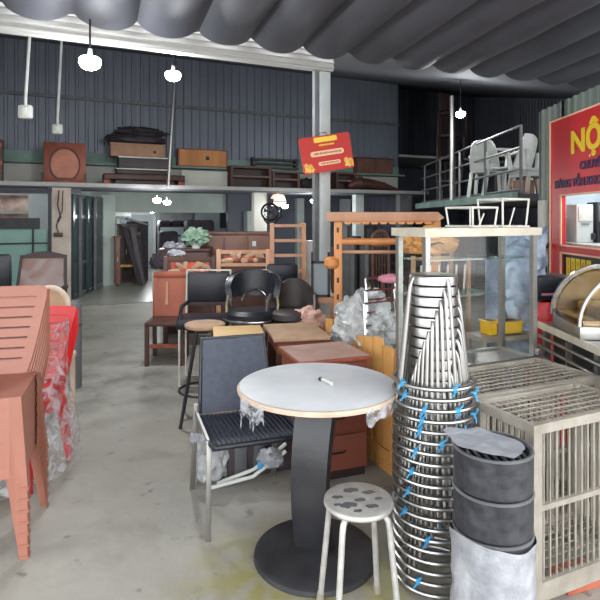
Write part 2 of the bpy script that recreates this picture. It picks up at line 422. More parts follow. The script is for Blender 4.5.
mb = MB(); bwbox(mb, -6.4, -2.9, 9.4, 9.5, 0, 3.4); struct('wall_yard', mb, 'brick_pink')
mb = MB(); bwbox(mb, -6.4, -2.9, 9.34, 9.4, 1.58, 1.66); bwbox(mb, -6.4, -2.9, 9.34, 9.4, 2.0, 2.08); struct('trim_11', mb, 'fascia_white')
# folded glass doors along the left
def leaf(px0, px1, y0, y1, t0, t1):
    a, b = bw(s_at(px0, t0), t0), bw(s_at(px1, t1), t1); return a, b
dn = 1
for (pa, ta, pb, tb) in ((72, 5.9, 79, 6.55), (80, 6.4, 86.5, 7.0), (87, 6.8, 94, 7.4), (95, 7.2, 102, 7.9)):
    a, b = bw(s_at(pa, ta), ta), bw(s_at(pb, tb), tb)
    dv = (b-a); L = dv.length; an = math.atan2(dv.y, dv.x)
    d_ = thing('door_%d' % dn, 'folded dark green glass door leaf on the left, leaf %d from the shop window' % dn, 'door', ((a+b)/2), an); d_['kind'] = 'structure'
    mb = MB()
    mb.b2(-L/2, -.025, .02, -L/2+.06, .025, 1.92).b2(L/2-.06, -.025, .02, L/2, .025, 1.92)
    for z in (.02, .62, 1.48, 1.86): mb.b2(-L/2+.06, -.025, z, L/2-.06, .025, z+.06)
    mb.obj('door_frame', 'grey_metal' if dn % 2 == 0 else 'door_green', d_)
    mb = MB(); mb.b2(-L/2+.06, -.006, .1, L/2-.06, .006, 1.86); mb.obj('pane', 'door_green', d_)
    mb = MB(); mb.tube([(L/2-.09, -.05, .85), (L/2-.09, -.05, 1.15)], .012).b2(L/2-.1, -.05, .86, L/2-.08, -.02, .88).b2(L/2-.1, -.05, 1.12, L/2-.08, -.02, 1.14)
    mb.obj('door_handle', 'steel', d_)
    dn += 1
# doorway in the far wall with a pale frame
d_ = thing('door_%d' % dn, 'far doorway with a pale frame at the end of the aisle', 'door', (0, 0, 0)); d_['kind'] = 'structure'
c, w = F(118, 154, 11.9); h = Z(213, c.y)
mb = MB()
for sx in (-1, 1):
    q = c+Vector((CA, SA, 0))*sx*w/2; mb.box(q.x, q.y, h/2, .09, .1, h, rz=BR)
mb.box(c.x, c.y, h, w+.1, .1, .12, rz=BR); mb.obj('door_frame', 'fascia_white', d_)
mb = MB(); mb.box(c.x, c.y+.03, h/2, w-.09, .06, h-.06, rz=BR); mb.obj('door_leaf', 'far_wall', d_)
# pillars further right under the mezzanine
for i, (a, b, t) in enumerate(((253, 265.5, 5.9), (296, 303, 8.5), (354, 362, 5.9), (341, 349, 8.5), (398, 410, 5.55))):
    c, w = F(a, b, t); mb = MB(); mb.box(c.x, c.y, 1.0, w, .16, 2.0, rz=BR); struct('wall_pillar' if i == 0 else 'wall_pillar.%03d' % i, mb, 'cream_wall' if i == 0 else ('column_paint' if i != 4 else 'grey_metal'))
# flat dark-coloured panels in place of dark recesses in the far room
mb = MB()
c, w, z1, z0 = F(160, 192, 11.9, 208, 222); mb.box(c.x, c.y, (z0+z1)/2, w, .06, z1-z0, rz=BR)
struct('recess_panel_1', mb, 'grey_metal')
mb = MB(); c, w, z1, z0 = F(220, 234, 11.9, 207, 228); mb.box(c.x, c.y, (z0+z1)/2, w, .06, z1-z0, rz=BR); struct('recess_panel_2', mb, 'dark_metal')
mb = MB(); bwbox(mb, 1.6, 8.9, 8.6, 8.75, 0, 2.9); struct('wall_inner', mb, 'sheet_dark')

# pipe posts
mb = MB(); a = P(168, 187, 9.3); b = P(175.5, 66, 9.3); mb.tube([a, b], .026, 8); struct('trim_12', mb, 'steel_brushed')
mb = MB(); a = P(451.5, 205, 7.6); b = P(452.5, 100, 7.6); mb.tube([(2.5, 8.9, 1.78), (2.5, 8.9, 3.5)], .032, 10); struct('trim_13', mb, 'steel_brushed')

# ------------------------------------------------------------------ tarpaulin awning
aw = thing('tarpaulin_awning', 'dark grey tarpaulin awning sagging in folds overhead in front of the shop', 'awning', (0, 0, 0))
ang = R(21); V2 = Vector((math.sin(ang), -math.cos(ang), 0))   # towards the street
def awn(u, v):
    s = -6.3+u*11.8; ph = ((s+.02+.2375) % .475)/.475; sag = .115*(4*ph*(1-ph))**.62
    k = 1-.45*min(1, max(0, (s-.3)/2.5))
    q = bw(s, -.06)+V2*(v*4.3); z = 3.055-sag*k+v*4.3*.07 + .012*noise.noise(Vector((s*1.5, v*9, 0)))
    return Vector((q.x, q.y, z))
mb = MB(); mb.grid(awn, 12*26, 14); mb.obj('tarp_sheet', 'tarp', aw, sharp=60)
mb = MB(); a = bw(-6.3, -.2, 3.075); b = bw(5.4, -.2, 3.075); mb.tube([a, b], .02); mb.obj('rod', 'grey_metal', aw)
for px in (337, 379, 416, 451):
    s = s_at(px, -.08); q = bw(s, -.10, 2.985); mb = MB()
    mb.lathe([(0, .0), (.03, .0), (.022, .03), (.008, .05), (.006, .09), (0, .09)], q.x, q.y, 12)
    bmesh.ops.translate(mb.bm, verts=mb.bm.verts[:], vec=(0, 0, q.z)); mb.obj('clip', 'white_plastic', aw)

# ================================================================== LAMPS
def lit_bulb(px, py, d, w, label, stem, power, hook=None, name='bulb_lamp'):
    p = P(px, py, d); t = thing(name, label, 'lamp', p)
    r = w/2
    MB().lathe([(0, -r*.62), (r*.5, -r*.58), (r*.85, -r*.35), (r, 0), (r*.97, r*.35), (r*.8, r*.5), (0, r*.5)], n=24).obj('bulb', 'lamp_lit', t)
    m_ = MB(); m_.lathe([(0, r*.5), (r*.3, r*.5), (r*.22, r*.9), (r*.18, r*1.3), (0, r*1.3)], n=16); m_.obj('socket', 'white_plastic', t)
    m_ = MB(); m_.tube([(0, 0, r*1.4), (0, 0, stem)], .006 if not hook else .008); m_.obj('cord', 'dark_metal', t)
    if hook:
        m_ = MB(); m_.ring(0, 0, 0, .03, .007, 20, 6); bmesh.ops.rotate(m_.bm, verts=m_.bm.verts[:], matrix=Matrix.Rotation(R(90), 3, 'X'))
        bmesh.ops.translate(m_.bm, verts=m_.bm.verts[:], vec=(0, 0, stem+.03)); m_.obj('hook', 'dark_metal', t)
    if power:
        L = bpy.data.lights.new('lamp_light', 'POINT'); L.energy = power; L.shadow_soft_size = .08; L.color = (.95, .98, 1)
        o = bpy.data.objects.new('lamp_light', L); COL.objects.link(o); o.location = p+Vector((0, 0, -r*.8-.10)); 
    return t
lit_bulb(90, 63, 4.02, .16, 'large lit bulb lamp hanging from a ring under the awning, brightest of all', .33, 42, True)
lit_bulb(173, 76, 5.2, .15, 'lit bulb lamp hanging behind the white gutter board right of the larger bulb', .42, 130)
lit_bulb(460.5, 114.5, 8.3, .15, 'lit bulb lamp in the dark bay beside the pale pole', .6, 60)
lit_bulb(157, 200.5, 9.6, .15, 'lit bulb under the mezzanine, left one of the close pair', .09, 60)
lit_bulb(167, 202.5, 10.0, .14, 'lit bulb under the mezzanine, right one of the close pair', .09, 0)
lit_bulb(152, 212, 14.5, .11, 'small faint lit bulb far back above the pale doorway', .2, 60)
lit_bulb(313.5, 201, 11.3, .13, 'lit bulb beside the column under the mezzanine', .2, 60)
lit_bulb(285, 206.5, 10.6, .13, 'lit bulb under the golden pendant beside the wall fan', .12, 14)
# golden pendant
p = P(278, 201, 10.6+.35); t = thing('pendant_lamp', 'golden pendant lamp shade glowing above the wall fan', 'lamp', p)
MB().lathe([(.14, -.1), (.17, -.02), (.14, .08), (.1, .13), (.03, .15), (0, .15)], n=24).obj('lamp_shade', 'lamp_warm', t)
MB().lathe([(.172, -.03), (.182, -.02), (.172, -.01)], n=24).obj('rim', 'brass', t)
MB().tube([(0, 0, .15), (0, 0, .22)], .02).obj('cord', 'brass', t)
# unlit ones on long white conduits
for (px, y0, y1, d, lab) in ((25.5, 105, 119, 6.0, 'white square lamp holder on a long white conduit, the lower left unlit one'), (57.5, 124, 134, 7.4, 'smaller white lamp holder on a thin conduit beside the lower left one')):
    p = P(px, (y0+y1)/2, d); t = thing('hanging_lamp_holder', lab, 'lamp holder', p); h = (y1-y0)*d/FPX
    MB().box(0, 0, 0, h, h*.5, h, bev=h*.18).obj('holder', 'white_plastic', t)
    MB().box(0, -h*.28, 0, h*.42, h*.08, h*.55, bev=h*.02).obj('switch', 'white_metal', t)
    top = (3.12+.25*(d-4.1) if d < 7 else 3.12+.25*2.2)
    top = 3.9 if d < 7 else 4.2
    k = (px+6-300)*d/FPX-p.x
    MB().tube([(0, 0, h*.4), (0, 0, h*.9), (.07, 0, top-p.z)], .018).obj('conduit', 'white_plastic', t)

# ================================================================== SIGNS
p = P(326.5, 153.2, 4.90)
t = thing('notice_board', 'small tilted red notice board with yellow heading tied to the grey column', 'sign', p, R(8))
t.rotation_euler = (0, R(-9.5), R(8))
def plate(x0, z0, x1, z1, y0, y1, rr, name, m, par):
    pts = []
    for cx, cz, a0 in ((x1-rr, z1-rr, 0), (x0+rr, z1-rr, 90), (x0+rr, z0+rr, 180), (x1-rr, z0+rr, 270)):
        for k in range(5):
            a = R(a0+k*22.5); pts.append((cx+rr*math.cos(a), y0, cz+rr*math.sin(a)))
    return MB().prism(pts, (0, y1-y0, 0)).obj(name, m, par)
W, H = .235, .163
plate(-W, -H, W, H, -.008, .008, .018, 'board', 'notice_red', t)
plate(-.10, .105, .115, .15, -.012, -.0085, .008, 'heading', 'sign_yellow', t)
plate(-.15, -.02, .16, .028, -.012, -.0085, .022, 'text_band', 'sign_pale', t)
plate(-.09, -.105, .115, -.072, -.012, -.0085, .015, 'text_band', 'sign_pale', t)
for z, x0, x1, m, hh in ((.004, -.12, .13, 'sign_tan', .011), (.078, -.06, .08, 'sign_yellow', .009), (-.0885, -.07, .095, 'sign_tan', .008)):
    mb = MB(); x = x0; k = 0
    while x < x1:
        w = .007+.007*((k*37) % 5)/4; mb.b2(x, -.014, z-hh*(.7+.3*((k*13) % 3)/2), x+w, -.012 if m == 'sign_tan' else -.0085, z+hh*(.7+.3*((k*7) % 3)/2)); x += w+.004; k += 1
    mb.obj('small_print', m, t)
for cx, cz in ((-.19, -.12), (.185, -.115)):
    mb = MB()
    for (dx, dz, r_) in ((0, 0, .034), (.035, -.012, .022), (-.016, .032, .02), (.02, .02, .022)):
        pts = []
        for k in range(20):
            a = k*math.pi/10; q = r_*(1+.25*math.cos(5*a)); pts.append((max(-W+.004, min(W-.004, cx+dx+q*math.cos(a))), -.0125, max(-H+.004, min(H, cz+dz+q*math.sin(a)))))
        mb.prism(pts, (0, .004, 0))
    mb.obj('flower', 'flower_yellow', t)
MB().tube([(-.03, 0, H-.005), (-.03, .03, H+.03), (.03, .03, H+.03), (.03, 0, H-.005)], .004).obj('tie_wire', 'dark_metal', t)

# big red sign on the right wall, with a window cut through
t = thing('shop_sign', 'big red sign board with yellow and navy lettering on the right wall', 'sign', (XW, 5.14, 0))
def sy(px): return XW*FPX/(px-300)-5.14            # y in the sign's own frame
yE = 2.5-5.14
mb = MB(); X0, X1 = -.02, .02
wt, wb, wl = 1.688, 1.245, sy(563.5)
mb.b2(X0, 0, wt, X1, yE, 2.40); mb.b2(X0, 0, .5, X1, wl, wt); mb.b2(X0, wl, 1.17, X1, yE, wb)
mb.obj('board', 'sign_red', t)
mb = MB(); mb.b2(X0-.008, .0, 2.385, X0, yE, 2.40).b2(X0-.008, -.0, .5, X0, -.02, 2.385); mb.obj('edge_strip', 'sign_pale', t)
mb = MB(); mb.b2(X0-.01, wl+.01, wb-.012, X0, wl-.012, wt+.012).b2(X0-.01, wl, wt, X0, yE, wt+.012).b2(X0-.01, wl, wb-.012, X0, yE, wb).b2(X0-.01, wl+.01, 1.165, X0, yE, 1.18).b2(X0-.01, wl+.01, .5, X0, wl-.012, 1.17)
mb.obj('window_frame', 'sign_pale', t)
MB().b2(-.004, wl, wb, .004, yE, wt).obj('pane', 'case_glass', t)
MB().b2(0, wl, .5, .012, yE, 1.17).obj('lower_panel', 'black_dusty', t)
rotS = (R(90), 0, R(-90))
text_part('lettering', 'NỘI THẤT', .262, 'sign_yellow', t, (X0-.005, sy(573.5), 2.055), rotS, .003, 1.5, .011)
text_part('lettering', 'CHUYÊN', .092, 'sign_navy', t, (X0-.005, sy(582.5), 1.90), rotS, .003, .40, .004)
text_part('lettering', 'HÀNG TỒN KHO T', .092, 'sign_navy', t, (X0-.005, sy(557.5), 1.765), rotS, .003, .86, .004)
mb = MB(); mb.lathe([(0, 0), (.012, 0), (.012, .004), (0, .004)], n=5)
bmesh.ops.rotate(mb.bm, verts=mb.bm.verts[:], matrix=Matrix.Rotation(R(-90), 3, 'Y'))
bmesh.ops.translate(mb.bm, verts=mb.bm.verts[:], vec=(X0, sy(592.5), 2.0)); mb.obj('star', 'sign_pale', t)
mb = MB()
for k in range(5):                                  # yellow figures of the lower panel, only their outline can be made out
    y = sy(566)-.02-k*.085; z = 1.06
    mb.b2(-.008, y, z+.05, .0, y-.06, z+.075).b2(-.008, y, z-.09, 0, y-.02, z+.05)
    mb.b2(-.008, y-.04, z-.08, 0, y-.06, z+.05).b2(-.008, y-.02, z-.02, 0, y-.04, z)
mb.obj('lettering', 'sign_yellow', t)
# things seen through that window
c = Vector((XW+.55, 4.62, 0))
t = thing('kiosk_counter', 'pale counter inside the window of the red sign wall', 'counter', (XW+.36, 4.2, 0))
mb = MB(); mb.b2(-.25, -1, 0, .25, 1.10, 1.22); mb.obj('body', 'kiosk', t); MB().b2(-.27, -1.02, 1.22, .28, 1.12, 1.255).obj('worktop', 'white_plastic', t)
t = thing('coffee_machine', 'white box machine with a dark side on the counter behind the sign window', 'appliance', (2.665, 5.14, 1.256), 0)
MB().b2(-.085, -.10, 0, .075, .10, .36, bev=.01).obj('body', 'white_plastic', t); MB().b2(-.07, -.112, .20, .06, -.10, .34, bev=.004).obj('front_panel', 'white_metal', t)
MB().b2(-.05, -.116, .17, .03, -.112, .18).obj('button_strip', 'dark_metal', t); MB().b2(.05, -.13, .03, .08, -.10, .09, bev=.003).obj('spout', 'dark_metal', t)
t = thing('storage_tower', 'dark grey upright appliance beside the white machine behind the sign window', 'appliance', (2.80, 5.10, 1.256), 0)
MB().b2(-.045, -.09, 0, .05, .09, .38, bev=.008).obj('body', 'dark_metal', t); MB().b2(-.035, -.10, .2, .04, -.09, .35).obj('door', 'grey_metal', t)
L = bpy.data.lights.new('kiosk_light', 'POINT'); L.energy = 34; L.shadow_soft_size = .15; L.color = (.9, .97, 1)
o = bpy.data.objects.new('kiosk_light', L); COL.objects.link(o); o.location = (XW+.45, 4.5, 2.05)

# ================================================================== FOREGROUND
# ---- brown plastic chairs, nested
def plastic_chair(name, label, m, loc, rz, group):
    t = thing(name, label, 'chair', loc, rz, group)
    mb = MB(); th = .004
    # seat: plate with rounded front and a thin skirt
    pts = [(-.20, -.17), (-.185, -.20), (-.15, -.215), (.15, -.215), (.185, -.20), (.20, -.17), (.185, .17), (.17, .19), (-.17, .19), (-.185, .17)]
    def dish(u, v):
        x = (u-.5)*2; y = -.21+v*.40; w = .2-.015*v
        return Vector((x*w, y, .40-.012*(1-x*x)*math.sin(math.pi*v)))
    mb.grid(dish, 8, 8, .004)
    for k in range(7):                       # skirt, open at the back
        pass
    n = len(pts)
    for k in (9, 0, 1, 2, 3, 4, 5):
        a, b = pts[k % n], pts[(k+1) % n]
        s1 = 1.03
        mb.prism([(a[0], a[1], .40), (b[0], b[1], .40), (b[0]*s1, b[1]*s1, .348), (a[0]*s1, a[1]*s1, .348)], (-(b[1]-a[1])*.02, (b[0]-a[0])*.02, 0))
    mb.obj('seat', m, t)
    # back: leaning panel of slats between two stiles, broad at the top
    H0, H1 = .40, .83
    def half(z): f = (z-H0)/(H1-H0); return .135+.075*min(1, f*1.15)**.8
    def yb(z): return .19+.27*(z-H0)
    mb = MB()
    def quad(x0, z0, x1, z1, x2=None, x3=None):
        x2 = x1 if x2 is None else x2; x3 = x0 if x3 is None else x3
        mb.prism([(x0, yb(z0), z0), (x1, yb(z0), z0), (x2, yb(z1), z1), (x3, yb(z1), z1)], (0, .006, -.0015))
    nS = 7; zs = [.465+k*.05 for k in range(nS)]; g = .011
    edges = [H0]+[z for q in zs for z in (q, q+g)]+[H1-.012]
    for i in range(0, len(edges)-1):
        z0, z1 = edges[i], edges[i+1]; a, b = half(z0), half(z1)
        if i % 2 == 0: quad(-a, z0, a, z1, b, -b)
        else:
            for sg in (-1, 1): quad(sg*(a-.045), z0, sg*a, z1, sg*b, sg*(b-.045))
    b = half(H1-.012); quad(-b, H1-.012, b, H1, b-.018, -b+.018)
    for sg in (-1, 1):                       # returned side edges
        for i in range(10):
            z0 = H0-.02+(H1-H0)*i/10; z1 = H0-.02+(H1-H0)*(i+1)/10
            za, zb = max(z0, H0), max(z1, H0)
            d0, d1 = .075*(1-.8*i/10), .075*(1-.8*(i+1)/10)
            mb.prism([(sg*half(za), yb(z0), z0), (sg*half(zb), yb(z1), z1), (sg*(half(zb)+.012), yb(z1)+d1, z1), (sg*(half(za)+.012), yb(z0)+d0, z0)], (sg*.003, 0, 0))
    mb.obj('backrest', m, t)
    for sx in (-1, 1):                       # legs: L-shaped shells splayed outwards
        for sy_ in (-1, 1):
            mb = MB(); x1, y1 = sx*.20, (-.205 if sy_ < 0 else .185); x0, y0 = x1*1.17, y1+sy_*.032
            wt_, wb_ = .07, .036
            mb.prism([(x1, y1, .395), (x1-sx*wt_, y1, .395), (x0-sx*wb_, y0, 0), (x0, y0, 0)], (0, -sy_*.003, 0))
            mb.prism([(x1, y1, .395), (x1, y1-sy_*wt_, .395), (x0, y0-sy_*wb_, 0), (x0, y0, 0)], (-sx*.003, 0, 0))
            mb.b2(x0-sx*(wb_+.002), y0+sy_*.003, 0, x0+sx*.003, y0, .012).b2(x0, y0-sy_*wb_, 0, x0+sx*.003, y0+sy_*.003, .012)
            mb.obj('leg', m, t)
    return t
ORD = ['lowest', 'second from the floor', 'third from the floor', 'fourth from the floor', 'fifth from the floor', 'sixth from the floor', 'topmost']
base = Vector((-1.475, 2.53, 0)); r0 = R(15)
pc = plastic_chair('plastic_chair', 'brown plastic chair with slotted back, topmost of the nested stack at left', 'brown_plastic', base+Vector((0, 0, .30)), r0, 'nested brown plastic chairs')
for k in range(6):
    dup(pc, base+Vector((0, 0, .05*k)), r0, 'brown plastic chair in the nested stack at left, %s' % ORD[k])
MB().box(-.095, .19+.27*.402-.004, .802, .045, .002, .014, rx=R(-15)).obj('price_sticker', 'sign_pale', pc)
# ---- red chairs under clear film behind them
base = Vector((-1.66, 3.14, 0))
rc = plastic_chair('plastic_chair', 'red plastic chair, top of the film-wrapped stack behind the brown chairs', 'red_plastic', base+Vector((0, 0, .10)), R(-5), 'red plastic chairs under film')
for k, nm in ((0, 'bottom'), (1, 'middle')):
    dup(rc, base+Vector((0, 0, .05*k)), R(-5), 'red plastic chair in the film-wrapped stack, %s' % nm)
mb = MB()
def wrap(u, v):
    a = u*2*math.pi; z = .03+v*.84
    rr = .325+.03*math.sin(3*a+v*5)-.07*v
    p = Vector((math.cos(a)*rr*1.0, math.sin(a)*rr*1.1+.05*v, z))
    p += Vector((math.cos(a), math.sin(a), 0))*.05*noise.fractal(Vector((math.cos(a)*3, math.sin(a)*3, z*5)), 1, 2, 4)
    return p
mb.grid(wrap, 64, 24); o = mb.obj('plastic_wrap', 'clear_wrap', None, 180); o.location = base; o.rotation_euler.z = R(-5)
tag(o, 'clear crinkled plastic film around the red chairs at left', 'plastic wrap')

# ---- round table
tc_ = Vector((.078, 2.40, 0))
t = thing('round_table', 'round white-topped table on a curved black slab pedestal and disc base', 'table', (.068, 2.38, 0))
MB().lathe([(0, .726), (.345, .726), (.356, .731), (.358, .742), (.352, .7485), (.340, .75), (0, .75)], .012, .02, 72).obj('tabletop', 'edge_cream', t)
mb = MB(); mb.lathe([(0, .7502), (.343, .7502), (.346, .7515), (.340, .7525), (0, .7525)], .012, .02, 72); mb.obj('top_sheet', 'table_white', t)
mb = MB(); mb.lathe([(0, .0), (.268, .0), (.272, .006), (.268, .022), (.255, .03), (0, .032)], 0, 0, 64); mb.obj('base_disc', 'black_dusty', t)
mb = MB(); N = 18; A, B = [], []
prof = []
for i in range(N+1):
    f = i/N; z = .03+f*.696
    y = -.10*math.sin(math.pi*(f*.78+.22))+.045; th_ = .085-.035*math.sin(math.pi*f)
    hw = .076+.014*f
    prof.append((y, z, th_, hw))
vs = []; fs = []
for (y, z, th_, hw) in prof: vs += [(-hw, y, z), (hw, y, z), (hw, y+th_, z), (-hw, y+th_, z)]
for i in range(N):
    for k in range(4): a = i*4+k; b = i*4+(k+1) % 4; fs.append((a, b, b+4, a+4))
fs += [(0, 3, 2, 1), (N*4, N*4+1, N*4+2, N*4+3)]
mb.faces(vs, fs); o = mb.obj('pedestal', 'black_paint', t); o.rotation_euler.z = R(-24); o.location = (-.012, 0, 0)
MB().box(.0, 0, .716, .34, .20, .02, rz=R(-24)).obj('mounting_plate', 'black_dusty', t)
# torn film hanging from its rim
def rag(a0, a1, L, seed):
    mb = MB()
    def fn(u, v):
        a = R(a0+(a1-a0)*u); rr = .362+.006*math.sin(9*u+seed)
        ll = L*(.45+.55*abs(noise.noise(Vector((u*5+seed, 0, 0))))*1.6)
        return Vector((math.cos(a)*rr, math.sin(a)*rr-.012*v*math.sin(13*u+v*6), .752-.008-ll*v*(1+.1*math.sin(20*u))))
    mb.grid(fn, 26, 10); return mb
f1 = rag(208, 232, .13, 1.3).obj('torn_film', 'thin_film', None, 180); f1.location = tc_
tag(f1, 'torn strips of clear film hanging off the left rim of the round table', 'plastic film')
f2 = rag(300, 352, .10, 5.1).obj('torn_film', 'thin_film', None, 180); f2.location = tc_
tag(f2, 'torn clear film hanging under the right rim of the round table', 'plastic film')
p = P(326, 383, 2.42); t = thing('marker_pen', 'small grey marker pen lying on the white round table', 'pen', (p.x, 2.40, .7525), R(122))
mb = MB(); mb.tube([(-.045, 0, .009), (.03, 0, .009)], .0085, 10); mb.obj('barrel', 'white_plastic', t)
MB().tube([(.03, 0, .009), (.05, 0, .009)], .0095, 10).obj('cap', 'black_leather', t)

# ---- round aluminium stool
t = thing('round_stool', 'low round aluminium stool with a worn top in front of the round table', 'stool', (.217, 2.005, 0), R(12))
MB().lathe([(0, .448), (.118, .448), (.127, .444), (.129, .432), (.124, .424), (.116, .422), (.112, .43), (0, .436)], n=56).obj('seat', 'aluminium', t)
mb = MB()
for (x, y, r_, q) in ((-.05, -.04, .028, 0), (.03, -.065, .02, 1), (-.075, .02, .018, 2), (.05, .03, .022, 3), (-.01, .06, .025, 4), (.0, -.015, .018, 5), (.07, -.02, .014, 6), (-.03, -.085, .014, 7), (-.09, -.03, .012, 8)):
    pts = []
    for k in range(14):
        a = k*2*math.pi/14; qq = r_*(1+.45*noise.noise(Vector((math.cos(a)*2+q*5, math.sin(a)*2, q)))); pts.append((x+qq*math.cos(a)*1.2, y+qq*math.sin(a)*.7, .448))
    mb.prism(pts, (0, 0, .0008))
mb.obj('worn_patches', 'grey_metal', t)
for k in range(4):
    a = R(45+90*k); c_, s_ = math.cos(a), math.sin(a)
    mb = MB(); pts = [(c_*.07, s_*.07, .425), (c_*.10, s_*.10, .418), (c_*.118, s_*.118, .40), (c_*.125, s_*.125, .37), (c_*.165, s_*.165, .012)]
    mb.tube(pts, .0115, 10); lg = mb.obj('leg', 'aluminium', t)
    MB().tube([(c_*.163, s_*.163, .035), (c_*.167, s_*.167, 0)], .015, 10).obj('rubber_foot', 'steel_dusty', lg)
p = bw(0, 0); 
# ---- black mesh chair beside the table
t = thing('mesh_chair', 'black mesh chair with slim steel legs at the left of the round table', 'chair', (-.275, 2.75, 0), R(19))
mb = MB()
def seatp(u, v):
    x = (u-.5)*.43; y = -.245+v*.46; return Vector((x, y, .452-.02*v-.012*math.sin(math.pi*v)-(.02 if v < .06 else 0)))
mb.grid(seatp, 12, 12, .008); mb.obj('seat', 'mesh_fabric', t)
def backp(u, v):
    z = .440+v*.375; return Vector(((u-.5)*(.40-.045*v), .215+.11*v-.01*math.sin(math.pi*u), z))
mb = MB(); mb.grid(backp, 12, 12, .006); mb.obj('backrest', 'mesh_fabric', t)
mb = MB(); mb.tube([backp(0, 0), backp(0, .5), backp(0, 1), backp(.5, 1), backp(1, 1), backp(1, .5), backp(1, 0)], .011, 8)
mb.tube([(-.216, .215, .44), (-.216, -.23, .452), (-.2, -.246, .44), (.2, -.246, .44), (.216, -.23, .452), (.216, .215, .44)], .013, 8)
mb.obj('frame', 'black_leather', t)
mb = MB()
for k in range(17):                       # ribs woven across the seat
    x = -.19+k*.0237; mb.tube([(x, -.235, .455), (x, -.05, .452), (x, .1, .441), (x, .205, .437)], .0028, 6)
mb.obj('seat_ribs', 'mesh_fabric', t)
for sx in (-1, 1):
    mb = MB(); mb.beam((sx*.222, -.20, .46), (sx*.225, -.205, .0), .024, .012, (0, 1, 0), bev=.003); mb.obj('leg', 'steel_brushed', t)
    mb = MB(); mb.beam((sx*.222, .20, .50), (sx*.23, .30, .0), .03, .012, (0, 1, 0), bev=.003); mb.obj('leg', 'steel_brushed', t)
    mb = MB(); mb.beam((sx*.225, -.20, .455), (sx*.222, .21, .455), .012, .02); mb.obj('side_rail', 'steel_brushed', t)
MB().box(-.226, .235, .31, .05, .03, .05, bev=.008).obj('tape', 'white_wrap', t)
# bundle on the floor beneath / behind it
t = thing('wrapped_bundle', 'grey plastic-wrapped bundle with pale pipes lying behind the black mesh chair', 'bundle', (-.28, 3.16, 0), R(20))
MB().b2(-.16, -.06, .0, .24, .10, .30, bev=.02).obj('crate', 'dark_board', t)
for k in range(3): MB().b2(-.12+k*.11, -.075, .04, -.05+k*.11, -.062, .26, bev=.004).obj('slot', 'grey_metal', t)
MB().blob((-.24, 0, .13), .10, .09, .16, .25, 3, 3).obj('film', 'grey_wrap', t)
t = thing('pipe_bundle', 'pale bent pipes wrapped with film on the floor behind the mesh chair', 'pipes', (-.36, 2.98, 0), 0)
for k in range(2): MB().tube([(-.13+.03*k, -.03+.05*k, .012), (.1, .0+.04*k, .06+.02*k), (.28, .07+.03*k, .17+.03*k)], .011, 8).obj('pipe', 'white_plastic', t)
MB().blob((.19, .05, .14), .07, .05, .05, .3, 3, 9, 3, False).obj('film', 'white_wrap', t)
MB().box(.14, .03, .105, .03, .04, .06, bev=.008).obj('tie', 'blue_tie', t)

# ---- stacked steel stools
NS = 20; PITCH = .042; ctr = Vector((.556, 2.25, 0))
def steel_stool(label, loc, rz, group):
    t = thing('steel_stool', label, 'stool', loc, rz, group)
    MB().lathe([(0, .456), (.085, .456), (.096, .452), (.0985, .445), (.0985, .418), (.0945, .418), (.0945, .443), (0, .447)], n=40).obj('seat', 'steel_bright', t)
    MB().ring(0, 0, .022, .163, .0085, 40, 8).obj('foot_ring', 'steel_bright', t)
    for k in range(4):
        a = R(45+90*k); c_, s_ = math.cos(a), math.sin(a)
        pts = [(c_*r_, s_*r_, z) for r_, z in ((.0955, .444), (.103, .432), (.109, .414), (.113, .39), (.154, .012))]
        MB().tube(pts, .0078, 8).obj('leg', 'steel', t)
    return t
ORDS = ['bottom', '2nd', '3rd', '4th', '5th', '6th', '7th', '8th', '9th', '10th', '11th', '12th', '13th', '14th', '15th', '16th', '17th', '18th', '19th', 'top']
words = {1: 'second', 2: 'third', 3: 'fourth', 4: 'fifth', 5: 'sixth', 6: 'seventh', 7: 'eighth', 8: 'ninth', 9: 'tenth', 10: 'eleventh'}
s0_ = steel_stool('topmost steel stool of the tall nested stack', ctr+Vector((0, 0, PITCH*(NS-1))), R(-25), 'nested steel stools')
stools = [s0_]
for k in range(1, NS):
    lab = ('steel stool in the tall nested stack, %s from the top' % words[k]) if k <= 9 else ('steel stool in the tall nested stack, %s from the floor' % words[NS-1-k]) if k < NS-1 else 'lowest steel stool of the tall nested stack, standing on the floor'
    stools.append(dup(s0_, ctr+Vector((0, 0, PITCH*(NS-1-k))), R(-25-9*k), lab))
rnd = random.Random(3)
for k, st in enumerate(stools):
    if k in (9, 16): continue
    for ad in ([-158+k*13, -40+((k*29) % 60)-20] if k % 2 else [-150+((k*17) % 40), -75+k*2.5]):
        a = R(ad)-st.rotation_euler.z; c_, s_ = math.cos(a), math.sin(a)
        mb = MB(); mb.box(c_*.163, s_*.163, .024, .024, .018, .024, rz=a, bev=.006)
        mb.beam((c_*.172, s_*.172, .03), (c_*.178-s_*.016, s_*.178+c_*.016, .05), .005, .006); mb.beam((c_*.172, s_*.172, .022), (c_*.18+s_*.014, s_*.18-c_*.014, .0), .005, .006)
        mb.obj('plastic_tie', 'blue_tie', st)

